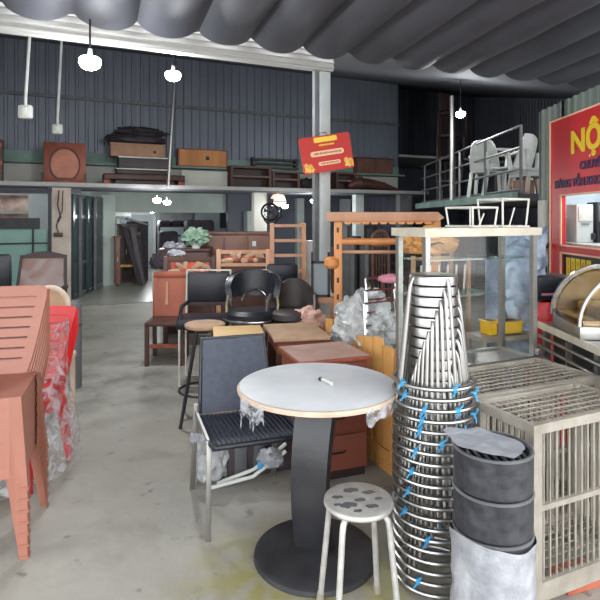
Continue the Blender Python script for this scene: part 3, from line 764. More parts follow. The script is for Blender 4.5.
# ---- black drums
def drum(label, loc, h, r_, m, cat='bin', lid=False):
    t = thing('black_drum', label, cat, loc, 0, 'stacked black drums')
    MB().lathe([(0, .006), (r_-.006, 0), (r_, .008), (r_, h-.006), (r_-.006, h), (r_-.012, h-.006), (r_-.012, .02), (0, .02)], n=48).obj('body', m, t)
    MB().ring(0, 0, h-.004, r_, .005, 48, 6).obj('rim', 'grey_metal', t)
    return t
dc = Vector((.652, 1.83, 0)); rr = .128
d1 = drum('black drum, lowest of three, wrapped in white film beside the steel stools', dc, .445, rr, 'black_drum')
d2 = drum('plain black drum, middle of the three stacked drums', dc+Vector((0, 0, .446)), .136, rr, 'black_drum')
d3 = drum('open black drum on top of the stacked drums, with a dusty film lid', dc+Vector((0, 0, .583)), .135, rr, 'black_drum')
mb = MB()
for k in range(9): mb.tube([(-.105+k*.026, -math.sqrt(max(.0001, .112**2-(-.105+k*.026)**2)), .105), (-.105+k*.026, math.sqrt(max(.0001, .112**2-(-.105+k*.026)**2)), .105)], .006, 6)
mb.obj('inner_bars', 'grey_metal', d3)
mb = MB()
def lid(u, v):
    a = u*2*math.pi; r_ = v*.122; n_ = noise.fractal(Vector((math.cos(a)*r_*16, math.sin(a)*r_*16, 2)), 1, 2, 4)
    r_ *= 1+.07*math.sin(5*a+1)*v+.08*noise.noise(Vector((math.cos(a)*2, math.sin(a)*2, 7)))*v
    return Vector((math.cos(a)*r_*1.05-.028, math.sin(a)*r_*.94-.004, .150+.006*n_+.016*(math.cos(a)*r_/.12)*-1))
mb.grid(lid, 48, 10); mb.obj('film_lid', 'dust_film', d3, 180)
mb = MB()
def dw(u, v):
    a = u*2*math.pi; z = .01+v*.425; n_ = noise.fractal(Vector((math.cos(a)*2, math.sin(a)*2, z*14)), 1, 2, 4)
    r_ = rr+.008+.007*n_; return Vector((math.cos(a)*r_, math.sin(a)*r_, z+.012*math.sin(2*a)))
mb.grid(dw, 64, 30); mb.obj('film_wrap', 'white_wrap', d1, 180)

# ---- stainless cages
def cage(label, loc, w, dpt, z0, z1, inner=True):
    t = thing('steel_cage', label, 'cage', loc, BR, 'stainless wire cages')
    q = .042
    for x in (0, w):
        for y in (0, dpt):
            MB().b2(x, y, 0, x+(q if x == 0 else -q), y+(q if y == 0 else -q), z1).obj('post', 'steel_dusty', t)
    for z, hh in ((z1-.036, .036), (z0, .07)):
        mb = MB(); mb.b2(q, .002, z, w-q, .022, z+hh).b2(q, dpt-.022, z, w-q, dpt-.002, z+hh)
        mb.b2(.002, q, z, .020, dpt-q, z+hh).b2(w-.020, q, z, w-.002, dpt-q, z+hh)
        mb.obj('rail', 'steel_dusty', t)
    zm = z0+.33
    MB().b2(q, .004, zm, w-q, .022, zm+.020).b2(.01, q, zm, q-.014, dpt-q, zm+.022).obj('middle_rail', 'steel_dusty', t)
    n = int(w/.032); r_ = .0042
    mb = MB()
    for k in range(1, n):
        x = w*k/n; mb.beam((x, .018, z0+.06), (x, .018, z1-.03), .0065, .006, (0, 1, 0))
    mb.obj('front_bars', 'steel_dusty', t)
    mb = MB()
    for k in range(1, n):
        x = w*k/n; mb.beam((x, dpt-.018, z0+.06), (x, dpt-.018, z1-.03), .0065, .006, (0, 1, 0))
    mb.obj('back_bars', 'steel_dusty', t)
    m = int(dpt/.030)
    for x, nm in ((.018, 'left_bars'), (w-.018, 'right_bars')):
        mb = MB()
        for k in range(1, m):
            y = dpt*k/m; mb.beam((x, y, z0+.06), (x, y, z1-.03), .006, .0065, (0, 1, 0))
        mb.obj('side_bars', 'steel_dusty', t)
    for z, nm in ((z1-.014, 'top_grid'), (z0+.05, 'floor_grid')):
        mb = MB()
        nn = n if nm == 'top_grid' else n//2; mm = int(dpt/.038)
        for k in range(1, nn): mb.beam((w*k/nn, .02, z), (w*k/nn, dpt-.02, z), .0038, .004)
        for k in range(1, mm): mb.beam((.02, dpt*k/mm, z+.006), (w-.02, dpt*k/mm, z+.006), .0038, .004)
        mb.obj(nm, 'steel_dusty', t)
    return t
N0 = Vector((.845, 1.95, 0))
cage('stainless wire cage in the right foreground, the front one of two', N0, .60, .315, .085, .735)
b_ = N0+Vector((-SA, CA, 0))*.322
cage('stainless wire cage behind the front cage, up against the glass display case', b_, .78, .375, .085, .738)
t = thing('clay_brick', 'orange brick on the floor under the front wire cage', 'brick', (1.13, 2.2, 0), R(20))
mb = MB(); mb.b2(-.10, -.05, 0, .10, .05, .06, bev=.004); mb.obj('brick', 'brick_orange', t)

# ---- glass display case on a steel base
A = Vector((.617, 2.65, 0)); Wc, Dc = .745, .26
t = thing('glass_display_case', 'glass display case in a steel frame behind the steel stool stack', 'display case', A, BR)
zb, zt = .735, 1.435
for x in (0, Wc):
    for y in (0, Dc):
        MB().b2(x, y, 0, x+(.028 if x == 0 else -.028), y+(.028 if y == 0 else -.028), zt-.03).obj('post', 'steel_brushed', t)
MB().b2(-.016, -.016, zt-.042, Wc+.016, .03, zt).b2(-.016, Dc-.03, zt-.042, Wc+.016, Dc+.016, zt).b2(-.016, .03, zt-.042, .03, Dc-.03, zt).b2(Wc-.03, .03, zt-.042, Wc+.016, Dc-.03, zt).obj('top_frame', 'frame_pale', t)
MB().b2(.0, .0, zt-.008, Wc, Dc, zt-.002).obj('top_panel', 'case_glass', t)
MB().b2(.028, .002, zb-.03, Wc-.028, .026, zb).b2(.028, Dc-.026, zb-.03, Wc-.028, Dc-.002, zb).b2(.002, .028, zb-.03, .026, Dc-.028, zb).b2(Wc-.026, .028, zb-.03, Wc-.002, Dc-.028, zb).obj('bottom_rail', 'steel_brushed', t)
MB().b2(.028, .028, zb-.02, Wc-.028, Dc-.028, zb-.012).obj('case_floor', 'steel_brushed', t)
MB().b2(.004, .03, .16, Wc-.004, Dc-.03, .18).obj('lower_shelf', 'steel_brushed', t)
for z, x1 in ((1.268, Wc-.06), (1.082, Wc-.26)):
    MB().b2(.03, .03, z, x1, Dc-.03, z+.009).obj('glass_shelf', 'shelf_glass', t)
MB().b2(.028, .010, zb, Wc-.028, .015, zt-.042).obj('front_glass', 'case_glass', t)
MB().b2(.010, .028, zb, .015, Dc-.028, zt-.042).obj('side_glass', 'case_glass', t); MB().b2(Wc-.015, .028, zb, Wc-.010, Dc-.028, zt-.042).obj('side_glass', 'case_glass', t)
mb = MB()
for k in range(4): mb.b2(.09+k*.006, .02, .76+k*.02, .095+k*.006, .022, .9)
mb.bm.free()
MB().b2(Wc-.02, -.02, zb+.0, Wc+.02, .0, zb+.04, bev=.004).obj('latch', 'steel_brushed', t)
# white metal stool frames turned over on top
def frame_stool(label, u, v, w, h, rz):
    q = A+Vector((CA, SA, 0))*u+Vector((-SA, CA, 0))*v
    t = thing('metal_stool_frame', label, 'stool frame', (q.x, q.y, zt), BR+rz, 'white metal stool frames on the display case')
    mb = MB(); k = w/2
    mb.tube([(-k, -k, .006), (k, -k, .006), (k, k, .006), (-k, k, .006)], .006, 6, True); mb.obj('seat_frame', 'white_metal', t)
    mb = MB(); e = w*.42; mb.tube([(-k, -k, h), (k, -k, h), (k, k, h), (-k, k, h)], .006, 6, True); mb.obj('foot_frame', 'white_metal', t)
    for sx in (-1, 1):
        for s2 in (-1, 1):
            MB().tube([(sx*k*.88, s2*k*.9, .008), (sx*k, s2*k, h)], .0055, 6).obj('leg', 'white_metal', t)
    MB().tube([(-k*.5, -k, .01), (-k*.1, -k, h*.7)], .004, 6).obj('brace', 'white_metal', t)
frame_stool('taller white metal stool frame upturned on the display case at right', .625, .13, .19, .155, 0)
frame_stool('shorter white metal stool frame upturned on the display case, left of the taller one', .41, .14, .19, .108, R(6))

# ================================================================== MIDDLE OF THE SHOP
V3 = Vector
def legs4(t, w, d, h, th, m, inset=.02, z0=0, splay=0):
    r = []
    for sx in (-1, 1):
        for s2 in (-1, 1):
            x, y = sx*(w/2-inset), s2*(d/2-inset)
            r.append(MB().beam((x, y, h), (x+sx*splay, y+s2*splay, z0), th, th, (0, 1, 0)).obj('leg', m, t))
    return r
# reddish cabinet under / behind the round table
c = V3((.235, 3.24, 0))
t = thing('drawer_cabinet', 'reddish wooden drawer cabinet with a dusty pink top behind the round table', 'cabinet', (.14, 3.235, 0), R(20))
MB().b2(-.20, -.18, .05, .20, .19, .665, bev=.004).obj('body', 'wood_crate', t)
MB().b2(-.225, -.20, .665, .225, .20, .69, bev=.006).obj('top', 'wood_red', t)
mb = MB(); mb.b2(-.215, -.185, .6902, .215, .19, .692); mb.obj('dusty_cover', 'dusty_top', t)
for k in range(3):
    d_ = MB().b2(-.185, -.196, .08+k*.192, .185, -.18, .255+k*.192, bev=.005).obj('drawer', 'wood_crate', t)
    MB().tube([(-.05, -.202, .165+k*.192), (-.03, -.215, .165+k*.192), (.03, -.215, .165+k*.192), (.05, -.202, .165+k*.192)], .006, 6).obj('handle', 'wood_deep', d_)
MB().b2(-.19, -.17, 0, .19, .18, .05).obj('plinth', 'wood_deep', t)
t = thing('plastic_sheet', 'crumpled clear film hanging over the front of the reddish cabinet', 'plastic film', (.25, 3.03, .47), R(20))
t2 = MB().blob((0, 0, .06), .10, .022, .12, .35, 3, 21, 4, False).obj('film', 'thin_film', t, 180)
# tan table behind it
t = thing('tan_table', 'tan wooden table with a dusty plain top behind the reddish cabinet', 'table', (-.035, 3.80, 0), R(12))
MB().b2(-.19, -.25, .675, .19, .25, .70, bev=.004).obj('tabletop', 'wood_tan', t)
MB().b2(-.16, -.22, .59, .16, .22, .675).obj('apron', 'wood_crate', t); legs4(t, .34, .46, .59, .05, 'wood_dark', .03)
# pale plywood box
t = thing('plywood_box', 'pale yellow plywood box standing behind the black mesh chair', 'box', (-.425, 3.70, 0), R(10))
mb = MB(); mb.b2(-.16, -.15, 0, .16, -.135, .695).b2(-.16, .135, 0, .16, .15, .695).b2(-.16, -.135, 0, -.145, .135, .695).b2(.145, -.135, 0, .16, .135, .695)
mb.obj('body', 'wood_ply', t); MB().b2(-.168, -.16, .695, .168, .16, .718, bev=.003).obj('lid', 'wood_ply', t)
# pine plank crate, wrapped bundles inside it
cr = V3((.53, 3.10, 0))
t = thing('plank_crate', 'pine plank crate full of wrapped bundles behind the round table', 'crate', cr, BR)
Lc, Wd = .86, .44
mb = None
for k in range(8):
    h = .735+.018*((k*5) % 3); y0 = k*Lc/8
    MB().b2(0, y0+.004, 0, .018, y0+Lc/8-.006, h, bev=.002).obj('plank', 'wood_pine', t)
for k in range(4):
    MB().b2(.02+k*.105, 0, 0, .12+k*.105, .018, .73+.01*(k % 2), bev=.002).obj('plank', 'wood_pine', t)
MB().b2(.018, .018, .0, .44, Lc, .02).obj('crate_floor', 'wood_pine', t)
MB().b2(.42, .02, .02, .44, Lc, .5).b2(.018, Lc-.02, .02, .42, Lc, .5).obj('inner_walls', 'wood_pine', t)
MB().b2(-.016, .02, .40, 0, Lc-.02, .46).b2(-.016, .02, .08, 0, Lc-.02, .14).obj('batten', 'wood_pine', t)
def cp(x, y, z=0): return (cr.x+CA*x-SA*y, cr.y+SA*x+CA*y, z)
t = thing('wrapped_goods', 'big crumpled grey plastic-wrapped bundle heaped in the pine crate', 'bundle', cp(.17, .58, .02), BR)
MB().b2(-.13, -.22, 0, .20, .24, .55, bev=.02).obj('carton', 'grey_wrap', t)
MB().blob((-.0, -.0, .70), .20, .28, .25, .26, 2.6, 5, 5).obj('plastic_wrap', 'grey_wrap', t, 25)
t = thing('wrapped_goods', 'pinkish plastic-wrapped bundle beside the left orange rack post', 'bundle', (.05, 4.50, 0), BR)
MB().b2(-.10, -.10, 0, .14, .14, .52, bev=.02).obj('carton', 'cardboard', t)
MB().blob((.02, .0, .62), .15, .15, .12, .25, 2.6, 11, 4).obj('plastic_wrap', 'pink_wrap', t, 25)
# chrome chair frames standing in the crate
def chrome_frame(label, loc, rz):
    t = thing('chrome_chair_frame', label, 'chair frame', loc, rz, 'chrome chair frames in the crate')
    for sx in (-1, 1):
        MB().tube([(sx*.15, -.13, 0), (sx*.15, -.15, .40), (sx*.14, -.13, .47), (sx*.14, .10, .48), (sx*.135, .16, .60), (sx*.125, .20, .92)], .008, 8).obj('side_tube', 'chrome', t)
    for y, z, w in ((.2, .92, .125), (.185, .78, .13), (-.13, .47, .14), (.10, .48, .14)):
        MB().tube([(-w, y, z), (w, y, z)], .007, 8).obj('cross_tube', 'chrome', t)
    return t
q = cp(.17, .17, .022)
f0 = chrome_frame('chrome chair frame standing in the pine crate, frontmost', q, BR+R(8))
for k, lab in ((1, 'chrome chair frame standing in the pine crate, middle one'), (2, 'chrome chair frame standing in the pine crate, rearmost')):
    dup(f0, V3(q)+V3((.012*k, .05*k, .075*k)), BR+R(8), lab)
t = tag(MB().blob((0, 0, 0), .08, .05, .03, .2, 3, 8, 3, False).obj('pink_cloth', 'cloth_pink', None, 60), 'small pink cloth draped over the chrome chair frames', 'cloth')
t.location = cp(.19, .30, 1.10)
# orange wooden rack
oy = 4.22
t = thing('wooden_rack', 'tall orange wooden rack with a carved top beam right of the grey column', 'rack', P(384, 218, oy)-V3((0, 0, Z(218, oy))), 0)
x0 = P(338, 0, oy).x-t.location.x; x1 = P(436, 0, oy).x-t.location.x; zt_ = Z(212, oy)
for x in (x0, x1):
    MB().b2(x-.030, -.03, 0, x+.030, .03, zt_-.07, bev=.004).obj('post', 'wood_orange', t)
MB().b2(x0-.085, -.06, zt_-.075, x1+.0, .06, zt_-.0, bev=.006).prism([(x1, -.06, zt_), (x1+.05, -.06, zt_-.045), (x1, -.06, zt_-.075)], (0, .12, 0)).obj('top_beam', 'wood_frame', t)
mb = MB()
for k in range(10):
    xx = x0+.04+k*(x1-x0-.08)/10; ww = (x1-x0-.08)/10
    mb.prism([(xx, -.05, zt_-.074), (xx+ww, -.05, zt_-.074), (xx+ww*.8, -.05, zt_-.095), (xx+ww*.2, -.05, zt_-.095)], (0, .02, 0))
mb.obj('carved_edge', 'wood_orange', t)
za = Z(241.5, oy); MB().tube([(x0, 0, za), (x1, 0, za)], .026, 10).obj('cross_rail', 'wood_orange', t)
za = Z(252, oy); MB().tube([(x0, 0, za), (x1, 0, za)], .014, 10).obj('cross_rail', 'wood_frame', t)
MB().b2(x0, -.02, .34, x1, .02, .40).obj('cross_rail', 'wood_orange', t)
za = Z(263, oy)
o = MB().lathe([(0, -.04), (.04, -.04), (.058, -.02), (.058, .03), (.03, .05), (0, .05)], x0-.05, -.01, 14).obj('ear', 'wood_orange', t)
o.location.z = za
mb = MB()
for k in range(6): mb.b2(x0-.012, -.034, zt_-.16-k*.13, x0+.004, -.0295, zt_-.12-k*.13)
mb.obj('mortises', 'wood_deep', t)
# dark framed pane standing by the column
t = thing('framed_pane', 'dark framed grey pane leaning beside the foot of the column', 'frame', P(320.5, 0, 4.72)-V3((0, 0, Z(0, 4.72))), 0)
w = 19*4.72/FPX/2; z0, z1 = Z(297, 4.72), Z(252, 4.72)
MB().b2(-w, -.012, z0, -w+.022, .012, z1).b2(w-.022, -.012, z0, w, .012, z1).b2(-w, -.012, z0, w, .012, z0+.022).b2(-w, -.012, z1-.1, w, .012, z1-.08).obj('frame', 'dark_metal', t)
MB().b2(-w+.022, -.003, z0+.022, w-.022, .003, z1-.1).obj('pane', 'far_wall', t)
MB().b2(-w-.02, -.03, z0-.05, w+.05, .05, z0).b2(-w-.02, -.02, 0, -w+.02, .02, z0-.05).b2(w, -.02, 0, w+.04, .02, z0-.05).obj('stand', 'wood_frame', t)

# bar stool
sc_ = P(205, 0, 4.0); t = thing('bar_stool', 'slim dark bar stool with a round tan seat behind the black mesh chair', 'bar stool', (sc_.x, 4.0, 0), R(8))
zz = Z(323, 4.0)
MB().lathe([(0, zz-.035), (.13, zz-.035), (.148, zz-.025), (.15, zz-.008), (.14, zz), (0, zz)], n=40).obj('seat', 'wood_tan', t)
for k in range(4):
    a = R(45+90*k); MB().tube([(math.cos(a)*.08, math.sin(a)*.08, zz-.035), (math.cos(a)*.235, math.sin(a)*.235, 0)], .012, 8).obj('leg', 'dark_metal', t)
MB().ring(0, 0, .22, .187, .009, 40, 8).obj('foot_ring', 'dark_metal', t)

# brown slat-backed chair
t = thing('wooden_chair', 'reddish-brown wooden chair with a tall solid back at the aisle', 'chair', (-1.38, 5.62, 0), R(4))
MB().b2(-.19, -.22, .40, .19, .20, .44, bev=.008).obj('seat', 'wood_dark', t)
mb = MB(); mb.prism([(-.165, .17, .44), (.165, .17, .44), (.165, .22, .85), (-.165, .22, .85)], (0, .02, 0)); mb.obj('back_panel', 'wood_red', t)
for sx in (-1, 1):
    MB().beam((sx*.165, .19, .40), (sx*.165, .235, .89), .04, .035, (0, 1, 0), bev=.004).obj('stile', 'wood_red', t)
    MB().beam((sx*.17, .19, .40), (sx*.17, .22, 0), .04, .04, (0, 1, 0)).obj('leg', 'wood_dark', t)
    MB().beam((sx*.17, -.19, .40), (sx*.17, -.19, 0), .04, .04, (0, 1, 0)).obj('leg', 'wood_dark', t)
MB().b2(-.185, .205, .845, .185, .25, .91, bev=.01).obj('top_rail', 'wood_red', t)
MB().prism([(-.05, .165, .56), (-.02, .165, .56), (-.03, .19, .80), (-.045, .19, .80)], (0, .02, 0)).obj('splat', 'wood_frame', t)
MB().b2(-.17, -.2, .18, .17, -.18, .22).obj('stretcher', 'wood_red', t)

# black padded chair with a cream frame
t = thing('padded_chair', 'black padded chair with a square cream metal frame left of the salon chair', 'chair', (-.86, 4.92, 0), R(2))
def pad(mb, x0, y0, z0, x1, y1, z1, b=.02): return mb.b2(x0, y0, z0, x1, y1, z1, bev=b)
w = .205
MB().tube([(-w, .17, .45), (-w, .22, .99), (w, .22, .99), (w, .17, .45)], .011, 8).obj('back_frame', 'white_metal', t)
pad(MB(), -w+.012, .15, .70, w-.012, .21, .975, .018).obj('backrest', 'black_leather', t)
MB().b2(-w+.02, .155, .665, w-.02, .18, .70).obj('back_strap', 'wood_deep', t)
pad(MB(), -w-.03, -.2, .50, w+.02, .17, .60, .03).obj('seat', 'black_leather', t)
MB().tube([(-w+.02, .16, .7), (-w-.01, .0, .68), (-w, -.18, .58)], .018, 8).obj('armrest', 'black_leather', t)
MB().tube([(w-.02, .16, .7), (w+.01, .0, .68), (w, -.18, .58)], .018, 8).obj('armrest', 'black_leather', t)
for y in (-.18, .15):
    MB().tube([(-w, y, .51), (-w, y, .012), (w, y, .012), (w, y, .51)], .010, 8).obj('leg', 'white_metal', t)
# salon chair with chrome trim
t = thing('salon_chair', 'black salon chair with chrome trim and rounded back in the middle', 'chair', (-.405, 4.62, 0), R(-3))
def curved_back(t, R0, z0, z1, m, a0=25, a1=155, th=.05, flare=.0, name='backrest', yoff=0, sc=1, pw=.45):
    mb = MB(); N = 18; vs = []; fs = []
    for i in range(N+1):
        a = R(a0+(a1-a0)*i/N); e = max(.05, math.sin(math.pi*i/N))**pw
        for (rr, zz_) in ((R0-th, z0), (R0, z0), (R0+flare, z0+(z1-z0)*e), (R0-th+flare, z0+(z1-z0)*e)):
            vs.append((rr*math.cos(a)*sc, rr*math.sin(a)+yoff, zz_))
    for i in range(N):
        for k in range(4): p_ = i*4+k; q_ = i*4+(k+1) % 4; fs.append((p_, q_, q_+4, p_+4))
    fs += [(3, 2, 1, 0), (N*4, N*4+1, N*4+2, N*4+3)]
    mb.faces(vs, fs); return mb.obj(name, m, t, 50)
curved_back(t, .225, .80, 1.025, 'black_leather', 0, 180, .05, .015, pw=.28)
MB().tube([(.238*math.cos(R(a)), .238*math.sin(R(a))+.004, .80+.226*max(.05, math.sin(R(a)))**.28) for a in range(0, 181, 6)], .006, 8).obj('chrome_trim', 'chrome', t)
MB().lathe([(0, .62), (.19, .62), (.225, .645), (.225, .685), (.19, .715), (0, .72)], 0, -.02, 36).obj('seat', 'black_leather', t)
MB().tube([(.232*math.cos(R(a)), .232*math.sin(R(a))-.02, .638) for a in range(180, 361, 6)], .010, 8).obj('seat_trim', 'chrome', t)
MB().tube([(.115*math.cos(R(a)), .135, .74+.12*math.sin(R(a))) for a in range(10, 171, 8)], .009, 8).obj('back_arch', 'chrome', t)
for sx in (-1, 1):
    MB().tube([(sx*.212, .01, .82), (sx*.222, -.03, .75), (sx*.21, -.06, .67)], .012, 8).obj('arm', 'brass', t)
MB().lathe([(0, 0), (.2, 0), (.2, .02), (.05, .04), (.035, .06), (.035, .62), (0, .62)], n=32).obj('pedestal', 'chrome', t)
# brown tub chair
t = thing('tub_chair', 'dark brown upholstered tub chair right of the salon chair', 'chair', (-.065, 4.58, .0), R(-4))
curved_back(t, .205, .68, .955, 'brown_leather', 15, 165, .06, .0)
MB().lathe([(0, .63), (.16, .63), (.185, .65), (.18, .695), (.15, .715), (0, .72)], 0, -.03, 36).obj('seat_cushion', 'brown_leather', t)
MB().b2(-.21, -.20, .42, .21, .17, .628, bev=.03).obj('seat_base', 'black_leather', t)
for sx in (-1, 1):
    MB().tube([(sx*.19, .06, .82), (sx*.20, -.05, .76), (sx*.195, -.15, .64)], .022, 8).obj('arm', 'brown_leather', t)
legs4(t, .38, .34, .43, .035, 'wood_deep', .03)
# dark headless office chair peeping behind
t = thing('office_chair', 'black office chair behind, between the salon chair and the slatted rack', 'chair', (-.17, 5.4, 0), R(5))
MB().b2(-.16, .1, .80, .16, .16, 1.02, bev=.03).obj('backrest', 'black_leather', t); MB().b2(-.2, -.2, .45, .2, .17, .53, bev=.03).obj('seat', 'black_leather', t)
MB().b2(-.03, .12, .5, .03, .15, .82).obj('back_stem', 'dark_metal', t); MB().tube([(0, 0, .06), (0, 0, .45)], .03).obj('column', 'dark_metal', t)
mb = MB()
for k in range(5): mb.beam((0, 0, .07), (.24*math.cos(k*1.257), .24*math.sin(k*1.257), .05), .04, .03)
mb.obj('star_base', 'dark_metal', t)
# slatted wooden rack
dd = 6.1; c = P(287.5, 0, dd); t = thing('slatted_rack', 'open wooden ladder rack with flat rungs left of the grey column', 'rack', (c.x, dd, 0), R(4))
w = 31*dd/FPX/2; zt_ = Z(223, dd)
for sx in (-1, 1):
    for y in (-.12, .12): MB().b2(sx*w-.022*(1 if sx > 0 else -1)*0-.022, y-.02, 0, sx*w+.022, y+.02, zt_).obj('post', 'wood_frame', t)
for k in range(7):
    z = zt_-.03-k*.165; MB().b2(-w, -.13, z-.014, w, -.10, z+.018).b2(-w, -.10, z-.014, w, .13, z).obj('rung', 'wood_frame', t)
# white panel beside it
c = P(311, 0, 6.5); t = thing('white_fridge', 'white cabinet standing in shade between the ladder rack and the column', 'cabinet', (c.x, 6.5, 0), R(6))
MB().b2(-.11, -.2, .03, .13, .2, Z(241, 6.5), bev=.02).obj('body', 'white_plastic', t); MB().b2(-.10, -.215, .08, .12, -.2, .78, bev=.006).obj('door', 'white_plastic', t)
MB().b2(.08, -.235, .5, .095, -.215, .7).obj('handle', 'grey_metal', t); MB().b2(-.1, -.18, 0, .12, .18, .03).obj('base', 'dark_metal', t)
# carved headboards with red flower panels
for i, (a, b, y0, y1, dd, lab) in enumerate(((166, 214, 257, 276, 6.2, 'dark carved headboard with a red floral panel, the left one nearer the aisle'), (219, 268, 250, 278, 6.0, 'headboard in a pale wood frame with a red floral panel, left of the ladder rack'))):
    c = P((a+b)/2, 0, dd); w = (b-a)*dd/FPX/2; zt_, zb = Z(y0, dd), Z(y1, dd)-.25
    t = thing('bed_headboard', lab, 'headboard', (c.x, dd, 0), R(3)); fm = 'wood_dark' if i == 0 else 'wood_frame'
    for sx in (-1, 1): MB().b2(sx*w-.025, -.025, 0, sx*w+.025, .025, zt_+.01, bev=.004).obj('post', fm, t)
    MB().b2(-w, -.02, zt_-.04, w, .02, zt_).obj('top_rail', fm, t)
    zm = zt_-.24 if i == 0 else zt_-.145
    MB().b2(-w, -.02, zm-.035, w, .02, zm).obj('middle_rail', fm, t)
    MB().b2(-w+.025, -.008, zb-.3, w-.025, .008, zm-.035).obj('lower_panel', 'wood_dark', t)
    MB().b2(-w+.025, -.008, zm, w-.025, .008, zt_-.04).obj('back_panel', 'wood_dark', t)
    pts = [(-w*.72, -.012, zm+.03), (w*.72, -.012, zm+.03), (w*.8, -.012, zt_-.06), (-w*.8, -.012, zt_-.06)]
    MB().prism(pts, (0, .004, 0)).obj('floral_panel', 'floral_red', t)
    mb = MB()
    for k in range(7):
        mb.lathe([(0, 0), (.03, 0), (.02, .012), (0, .014)], 0, 0, 8); bmesh.ops.translate(mb.bm, verts=mb.bm.verts[-25:], vec=(-w*.5+k*w/6, .06*((k % 3)-1)*.7, 0))
    bmesh.ops.rotate(mb.bm, verts=mb.bm.verts[:], matrix=Matrix.Rotation(R(90), 3, 'X')); bmesh.ops.translate(mb.bm, verts=mb.bm.verts[:], vec=(0, -.012, (zm+zt_)/2)); mb.obj('carving', 'wood_tan', t)
# wide panel wardrobe behind
def cupboard(name, label, cat, loc, rz, w, d, h, m, doors=2, md=None, hm='brass', group=None):
    t = thing(name, label, cat, loc, rz, group)
    MB().b2(-w/2, -d/2, .06, w/2, d/2, h-.03).obj('body', m, t)
    MB().b2(-w/2-.02, -d/2-.03, h-.03, w/2+.02, d/2, h, bev=.004).obj('top', m, t); MB().b2(-w/2+.02, -d/2+.02, 0, w/2-.02, d/2, .06).obj('plinth', 'wood_deep', t)
    for k in range(doors):
        x0 = -w/2+.012+k*(w-.02)/doors; x1 = x0+(w-.02)/doors-.008
        o = MB().b2(x0, -d/2-.018, .08, x1, -d/2, h-.05, bev=.004).obj('door', md or m, t)
        xh = x1-.04 if k % 2 == 0 else x0+.04
        MB().b2(xh-.008, -d/2-.035, h*.5, xh+.008, -d/2-.018, h*.5+.1).obj('handle', hm, o)
    return t
dd = 7.4; c = P(235, 0, dd); t = cupboard('sideboard', 'wide brown sideboard with plain doors across the back of the shop', 'sideboard', (c.x, dd+.2, 0), R(5), 1.0, .4, Z(232, dd), 'wood_panel', 3)
MB().b2(.22, -.225, 1.1, .27, -.218, 1.17).obj('paper_tag', 'white_plastic', t)
dd = 6.9; c = P(183, 0, dd); t = cupboard('low_dresser', 'dark red low dresser with plastic-wrapped goods on top, by the aisle', 'dresser', (c.x, dd+.2, 0), R(5), .62, .4, Z(249, dd), 'wood_dark', 2)
t = thing('wrapped_plant', 'pale green plant wrapped in plastic standing on the low dresser', 'plant', P(196, 249, dd+.15), 0)
t.location.z = Z(249, dd)
MB().lathe([(0, 0), (.05, 0), (.065, .08), (.06, .08), (0, .075)], n=20).obj('pot', 'white_plastic', t)
MB().blob((0, 0, .15), .15, .10, .10, .5, 4, 4, 4, False).obj('foliage', 'leaf_pale', t, 20)
for px, lab, s_, sd in ((170, 'white crumpled bag lying at the left on the low dresser', .06, 14), (180, 'small white crumpled bag in the middle of the low dresser', .05, 15)):
    q = P(px, 0, dd+.1); o = tag(MB().blob((0, 0, s_*.6), s_*1.3, s_, s_*.8, .4, 3, sd, 3).obj('plastic_bag', 'white_wrap', None, 25), lab, 'bag'); o.location = (q.x, q.y, Z(249, dd))
c = P(172, 0, 6.35); o = thing('paper_bundle', 'small white crumpled bundle on top of the left carved headboard', 'bundle', (P(176, 0, 6.2).x, 6.2, Z(257, 6.2)+.012), 0); MB().blob((0, 0, .03), .10, .03, .04, .4, 3, 33, 3).obj('paper', 'white_wrap', o, 25)
# white bin by the aisle
dd = 6.3; c = P(156.5, 0, dd); t = thing('white_bin', 'white bin standing at the aisle behind the reddish wooden chair', 'bin', (c.x-.02, dd+.2, 0), 0)
MB().lathe([(0, 0), (.07, 0), (.085, .8), (.08, .8), (.066, .02), (0, .02)], n=24).obj('body', 'white_plastic', t); MB().lathe([(0, .80), (.09, .80), (.088, .84), (.03, .87), (0, .87)], n=24).obj('lid', 'white_plastic', t)
t = thing('bag_heap', 'dark and pale bags heaped on the white bin by the aisle', 'bags', (c.x-.02, dd+.2, .87), 0); MB().blob((0, 0, .09), .10, .09, .11, .3, 3, 41, 4).obj('bag', 'cloth_dark', t, 60)
# wall fan
dd = 9.6; p = P(270, 212, dd); t = thing('wall_fan', 'round black wall fan mounted on the cream pillar', 'fan', p, R(-6))
mb = MB()
def ringy(r, y, q):
    m_ = MB(); m_.ring(0, 0, 0, r, q, 28, 6); bmesh.ops.rotate(m_.bm, verts=m_.bm.verts[:], matrix=Matrix.Rotation(R(90), 3, 'X')); bmesh.ops.translate(m_.bm, verts=m_.bm.verts[:], vec=(0, y, 0)); return m_
ringy(.15, 0, .022).obj('cage_ring', 'black_leather', t); ringy(.10, -.05, .006).obj('guard_ring', 'black_leather', t)
mb = MB()
for k in range(12): a = k*math.pi/6; mb.tube([(0, -.06, 0), (.10*math.cos(a), -.05, .10*math.sin(a)), (.15*math.cos(a), 0, .15*math.sin(a))], .004, 5)
mb.obj('guard_wires', 'black_leather', t)
for k in range(3):
    a = k*2.094+.4; MB().prism([(0, -.02, 0), (.12*math.cos(a), -.03, .12*math.sin(a)), (.12*math.cos(a+.7), -.01, .12*math.sin(a+.7))], (0, .004, 0)).obj('blade', 'grey_metal', t)
MB().tube([(-.12, .05, -.13), (-.06, .06, -.2), (.06, .06, -.2), (.19, .05, -.08), (.2, .05, .02)], .016, 8).obj('yoke', 'black_leather', t)
MB().b2(-.05, .06, .12, .05, .16, .24, bev=.02).obj('wall_mount', 'wood_deep', t)

